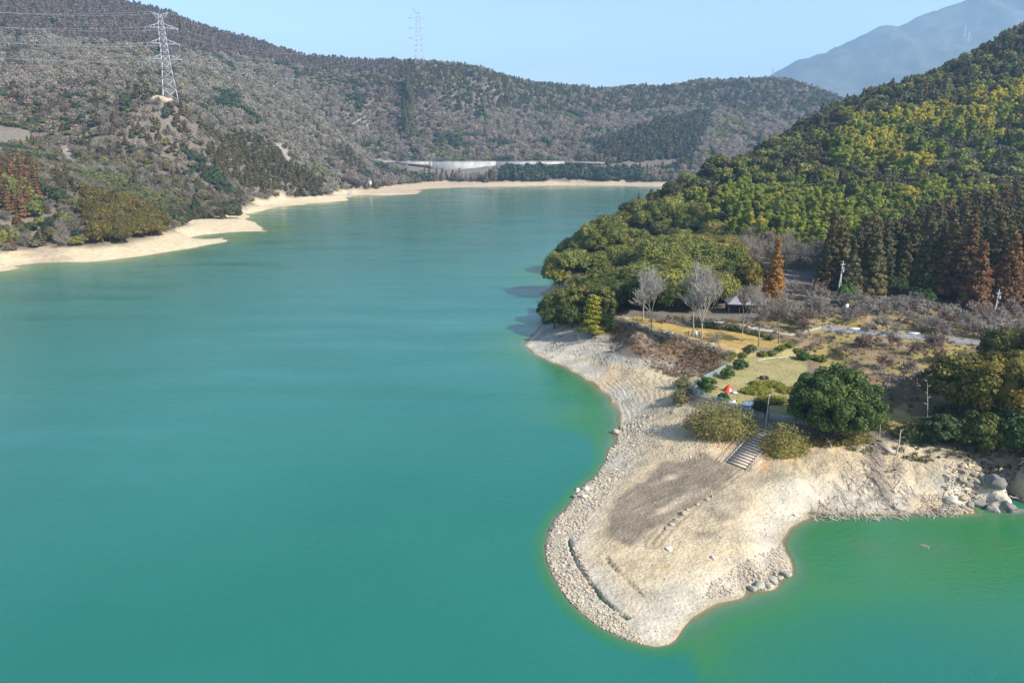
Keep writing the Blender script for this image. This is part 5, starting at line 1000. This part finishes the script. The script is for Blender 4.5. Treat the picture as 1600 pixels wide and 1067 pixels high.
def shelter():
    x, y, z = on(1168, 487, 10.5); r = thing('park_shelter', (x, y, z), 'grey hipped roof shelter with dark open side behind the lawn', 'shelter', None, -.12); W, Dp, e, h = 12.5, 6.5, 3.0, 4.9
    g = Geo(); a, b = W / 2 + .6, Dp / 2 + .6; k = W / 2 - 2.4
    g.add([(-a, -b, e), (a, -b, e), (a, b, e), (-a, b, e), (-k, 0, h), (k, 0, h)], [[0, 1, 5, 4], [2, 3, 4, 5]]); g.add([(a, -b, e), (a, b, e), (k, 0, h), (k, -.02, h)], [[0, 1, 2, 3]]); g.add([(-a, b, e), (-a, -b, e), (-k, 0, h), (-k, .02, h)], [[0, 1, 2, 3]]); g.build('roof', M_ROOF, r)
    g = Geo(); box(g, (0, 0, e - .12), (2 * a - .1, 2 * b - .1, .2)); g.build('eave', M_POST, r); g = Geo(); box(g, (0, Dp / 2 - .2, e / 2), (W, .2, e - .3)); g.build('wall', M_POST, r)
    for i in range(5): g = Geo(); box(g, (-W / 2 + W * i / 4, -Dp / 2 + .2, e / 2 - .1), (.22, .22, e)); g.build('post', M_POST, r)
shelter()
def pole(u, v, H, label, lean=0, brace=False):
    x, y, z = on(u, v, 11); r = thing('utility_pole', (x, y, z), label, 'utility pole', None, .25); g = Geo(); tube(g, [(0, 0, -.4), (lean, 0, H)], [.2, .13], 8); g.build('pole', M_POLE, r)
    for k, (h, l) in enumerate(((H - 1.2, 1.6), (H - 2.4, 1.0))):
        g = Geo(); box(g, (lean * h / H + (.3 if k else -.2), -.2, h), (l, .12, .14)); q = g.build('crossarm', M_STEEL, r); g = Geo()
        for s in (-.4, 0, .4): box(g, (lean * h / H + s * l, -.2, h + .2), (.1, .1, .26), 0)
        g.build('insulator', M_WHITE, q)
    g = Geo(); tube(g, [(lean * .7 + .35, -.25, H * .72), (lean * .7 + .35, -.25, H * .72 + .9)], .28, 8); g.build('transformer', M_STEEL, r)
    if brace: g = Geo(); tube(g, [(1.9, .8, -.3), (lean * .85, 0, H * .82)], [.11, .09], 6); g.build('brace', M_POLE, r)
pole(1307, 470, 13.0, 'leaning utility pole with a brace behind the clipped round tree', .6, True); pole(1551, 503, 9.6, 'utility pole above the golden grove at right', .1)
def ribbon(name, pts, wid, m, dz=.06, z0=10):
    P = np.array([on(u, v, z0) for u, v in pts]); Q = []
    for a, b in zip(P[:-1], P[1:]):
        for t in np.linspace(0, 1, 9)[:-1]: Q.append(a + (b - a) * t)
    Q.append(P[-1]); Q = np.array(Q); d = np.gradient(Q[:, :2], axis=0); d /= np.linalg.norm(d, axis=1)[:, None]; n = np.stack([-d[:, 1], d[:, 0]], -1); V = []
    for s in np.linspace(-.5, .5, 5):
        p = Q[:, :2] + n * wid * s; V.append(np.stack([p[:, 0], p[:, 1], height(p[:, 0], p[:, 1]) + dz], -1))
    k = len(Q); g = np.arange(5 * k).reshape(5, k); mesh = mesh_from(name, np.concatenate(V), np.stack([g[:-1, :-1], g[1:, :-1], g[1:, 1:], g[:-1, 1:]], -1).reshape(-1, 4)[:, ::-1], None, m); tag(link(name, mesh), kind='structure')
ribbon('car_park', [(1285, 512), (1340, 518), (1400, 524), (1480, 531), (1600, 540)], 5.0, M_ASPH, .12)
ribbon('path', [(1095, 502), (1140, 505), (1185, 514), (1235, 524), (1285, 512)], 1.4, M_RAIL, .10)
for i, (u, v, l) in enumerate([(1335, 516, 3.0), (1428, 523, 3.2), (1470, 528, 2.6)]):
    x, y, z = on(u, v, 10); g = Geo(); box(g, (0, 0, .3), (l, .35, .5), -.1, top=.9); o = g.build('white_barrier', M_WHITE); o.location = (x, y, z + .1); tag(o, ['white barrier block at left end of the car park', 'white barrier block in the middle of the car park', 'white barrier block at right end of the car park'][i], 'barrier')
def edging():
    g = Geo(); P = [G(u, v, 7.06) for u, v in [(1182, 563), (1196, 561), (1210, 559), (1224, 558), (1238, 557)]]
    for a, b in zip(P[:-1], P[1:]): tube(g, [np.array(a) - np.array(P[0]) + np.array([0, 0, .05]), np.array(b) - np.array(P[0]) + np.array([0, 0, .03])], .1, 4)
    o = g.build('stone_edging', M_WHITE); o.location = P[0]; o.scale = (1, 1, .6); tag(o, 'white stone edging under the clipped ball shrubs', 'edging')
    x, y, z = on(1196, 665, 6.5); g = Geo(); tube(g, [(0, 0, -.3), (0.1, 0, 6.4)], [.07, .05], 6); box(g, (.1, 0, 6.45), (.4, .2, .12)); o = g.build('lamp_post', M_POLE); o.location = (x, y, z); tag(o, 'slim grey post at the head of the stairs', 'lamp post')
edging()

# ------------------------------------------------------------------ pylons and their lines
def pylon(name, loc, H, rz, label, r=.26, rb=.12, parts=True):
    R = thing(name, loc, label, 'pylon', None, rz); hw = lambda f: np.interp(f, [0, .45, .85, 1], [.088, .046, .034, .018]) * H
    g = Geo(); lv = [0, .13, .25, .35, .45, .53, .60, .67, .74, .80, .86, .93, 1.0]; cs = [(1, 1), (-1, 1), (-1, -1), (1, -1)]
    pt = lambda c, f: np.array([c[0] * hw(f), c[1] * hw(f), f * H])
    for a, b in zip(lv[:-1], lv[1:]):
        for i in range(4):
            c, d = cs[i], cs[(i + 1) % 4]; tube(g, [pt(c, a) - np.array([0, 0, 3 if a == 0 else 0]), pt(c, b)], r, 4); tube(g, [pt(c, a), pt(d, b)], rb, 4); tube(g, [pt(d, a), pt(c, b)], rb, 4); tube(g, [pt(c, b), pt(d, b)], rb, 4)
    g.build('tower_body', M_STEEL, R)
    if not parts: return R, []
    tips = []
    for f, L in ((.49, .185), (.67, .18), (.85, .18), (1.0, .10)):
        A = Geo(); w = hw(f); f2 = f + (.05 if f < 1 else -.06)
        for s in (-1, 1):
            tip = np.array([s * L * H, 0, f * H + (0 if f < 1 else .03 * H)])
            for q in (-1, 1):
                tube(A, [(s * w, q * w, f * H), tip], r * .8, 4); tube(A, [(s * hw(f2), q * hw(f2), f2 * H), tip], r * .6, 4)
                for t in (.3, .6): a = np.array([s * w, q * w, f * H]) * (1 - t) + tip * t; b = np.array([s * hw(f2), q * hw(f2), f2 * H]) * (1 - t) + tip * t; tube(A, [a, b], rb, 4)
            for t in (.35, .7): tube(A, [np.array([s * w, w, f * H]) * (1 - t) + tip * t, np.array([s * w, -w, f * H]) * (1 - t) + tip * t], rb, 4)
            tips.append((tip, f))
        A.build('crossarm' if f < 1 else 'earth_wire_arm', M_STEEL, R)
        if f < 1:
            for s in (-1, 1):
                for q in (-1, 1): I = Geo(); tip = np.array([s * L * H, 0, f * H]); tube(I, [tip, tip + np.array([-s * .6, q * 4.2, -1.4])], .2, 5); I.build('insulator_string', M_WHITE, R)
                J = Geo(); tube(J, [tip + np.array([0, -4.2, -1.4]), tip + np.array([-s * .5, -2, -4.2]), tip + np.array([-s * .5, 2, -4.2]), tip + np.array([0, 4.2, -1.4])], .09, 4); J.build('jumper_cable', M_STEEL, R)
    return R, tips
_x, _y, _ = D(265, 141, 700); T1 = (_x, _y, hz(_x, _y)); _x2, _y2, _ = D(655, 98, 1480); T2 = (_x2, _y2, hz(_x2, _y2))
yaw1 = .42; yaw2 = .3
p1, tips1 = pylon('transmission_pylon', T1, 76, yaw1, 'pale steel lattice pylon on a bare knoll of the left hillside', .23, .11); p2, tips2 = pylon('transmission_pylon', T2, 102, yaw2, 'tall thin lattice pylon standing on the distant ridge against the sky', .24, .10)
def wpt(T, rz, p): c, s = math.cos(rz), math.sin(rz); return np.array([T[0] + p[0] * c - p[1] * s, T[1] + p[0] * s + p[1] * c, T[2] + p[2]])
def wire(a, b, sag, label, group, rad=.07):
    t = np.linspace(0, 1, 26)[:, None]; P = a * (1 - t) + b * t; P[:, 2] -= (4 * sag * t * (1 - t))[:, 0]; g = Geo(); tube(g, P - a, rad, 3, cap=False); o = g.build('power_line', M_STEEL); o.location = a; tag(o, label, 'power line', group)
for i, ((ta, f), (tb, _)) in enumerate(zip(tips1, tips2)):
    a = wpt(T1, yaw1, ta); b = wpt(T2, yaw2, tb); wire(a, b, 42, 'thin pale power line strung between the two pylons', 'power lines between the two pylons')
    e = np.array(D(-420, 40 - 250 * (f - .49) * .55, 470)) + np.array([ta[0] * .8, ta[0] * .5, 0]); wire(a, e, 9, 'thin pale power line running left from the hillside pylon', 'power lines left of the hillside pylon', .045)
_mv = np.array([v.co[:] for v in bpy.data.objects['mountain'].data.vertices]); _mu, _mvv, _ = project(_mv[:, 0], _mv[:, 1], _mv[:, 2])
for k, (u, v) in enumerate([(1503, 60), (1511, 68), (1206, 120)]):
    j = np.argmin(np.hypot(_mu - u, _mvv - v) + _mv[:, 1] * .0005); pylon('transmission_pylon', tuple(_mv[j]), 85, .3, ['tiny pale pylon higher on the blue mountain slope', 'tiny pale pylon lower on the blue mountain slope', 'tiny pylon at the left foot of the blue mountain'][k], .9, .4, False)

# ------------------------------------------------------------------ lakeside road at the far end
def far_road():
    top = lambda u, v, d: np.array(D(u, v, d))
    A, B, Cc, E = top(618, 254.5, 1172), top(672, 254, 1160), top(775, 251.5, 1168), top(882, 249.5, 1172)
    Z = B[2]
    for p in (A, Cc, E): p[2] = Z
    L0, L1 = top(470, 254, 1190), top(945, 252, 1168); L0[2] = Z; L1[2] = Z - 2
    pts = [L0, A, B, Cc, E, L1]; V = []; g = Geo()
    for a, b in zip(pts[:-1], pts[1:]):
        d = b - a; n = np.array([-d[1], d[0], 0]) / np.linalg.norm(d[:2]); g.add([a, b, b + n * 8, a + n * 8], [[0, 1, 2, 3]])
    tag(g.build('road', M_ASPH), kind='structure')
    def run(pa, pb, name, label, ha, hb, m, thick=1.2, cat='wall', rail=True):
        o = pa.copy(); r = thing(name, tuple(o), label, cat); d = pb - pa; n = np.array([-d[1], d[0], 0]) / np.linalg.norm(d[:2]); g = Geo()
        f = [pa - o - n * .3, pb - o - n * .3]; up = np.array([0, 0, .9])
        g.add([f[0] - (0, 0, ha) - n * ha * .15, f[1] - (0, 0, hb) - n * hb * .15, f[1] + up, f[0] + up, f[0] - (0, 0, ha) + n * thick, f[1] - (0, 0, hb) + n * thick, f[1] + up + n * .4, f[0] + up + n * .4], [[0, 1, 2, 3], [7, 6, 5, 4], [3, 2, 6, 7], [0, 3, 7, 4], [1, 5, 6, 2]]); g.build('wall_face' if cat == 'wall' else 'girder', m, r)
        if rail:
            k = int(np.linalg.norm(d) / 4); gg = Geo(); tube(gg, [f[0] + (0, 0, 1.75), f[1] + (0, 0, 1.75)], .14, 4); gg.build('rail', M_WHITE, r); 
            gg = Geo()
            for i in range(k + 1): q = f[0] + (f[1] - f[0]) * i / k; tube(gg, [q + np.array([0, 0, .8]), q + np.array([0, 0, 1.75])], .1, 4)
            gg.build('railing_posts', M_WHITE, r)
        return r
    M_WALL = plain('weathered_wall', (.36, .35, .33), .9, 0, .12, .28)
    br = run(A, B, 'road_bridge', 'short pale concrete bridge span at the far shore', 2.6, 2.6, M_WALL, 8.2, 'bridge')
    g = Geo(); q = B - A; box(g, tuple(q * 1.0 + np.array([1.5, 3.5, -9])), (4, 9, 20)); g.build('pier', M_WALL, br)
    run(B, Cc, 'retaining_wall', 'tall streaked concrete retaining wall beside the bridge', 12.5, 9, M_WALL); run(Cc, E, 'retaining_wall', 'low tapering concrete retaining wall running right above the far trees', 9, 2, M_WALL)
    run(L0, A, 'guardrail', 'pale roadside guardrail left of the far bridge', -.2, -.2, M_CONCG, .3, 'guardrail'); run(E, L1, 'guardrail', 'pale roadside guardrail right of the far wall', -.2, -.2, M_CONCG, .3, 'guardrail')
    x, y, z = on(578, 291, 4); r = thing('gate_house', (x, y, z), 'small white hut on the sandy far shore', 'hut'); g = Geo(); box(g, (0, 0, 3.2), (4.6, 4.6, 7.2)); g.build('wall', M_WHITE, r); g = Geo(); box(g, (0, 0, 7.0), (5.4, 5.4, .5)); g.build('roof', M_CONCG, r); g = Geo(); box(g, (.6, -2.33, 1.4), (1.2, .08, 2.4)); g.build('door', M_ROOF, r)
    g = Geo(); P = [on(u, v, 2.5) for u, v in [(541, 293), (546, 300), (549, 307)]]
    for a, b in zip(P[:-1], P[1:]):
        a = np.array(a); b = np.array(b); d = b - a; n = np.array([-d[1], d[0], 0]) / np.linalg.norm(d[:2]) * 2.6; g.add([a - n + (0, 0, .3), b - n + (0, 0, .3), b + n + (0, 0, .3), a + n + (0, 0, .3)], [[3, 2, 1, 0]])
    tag(g.build('boat_ramp', M_CONC), kind='structure')
far_road()
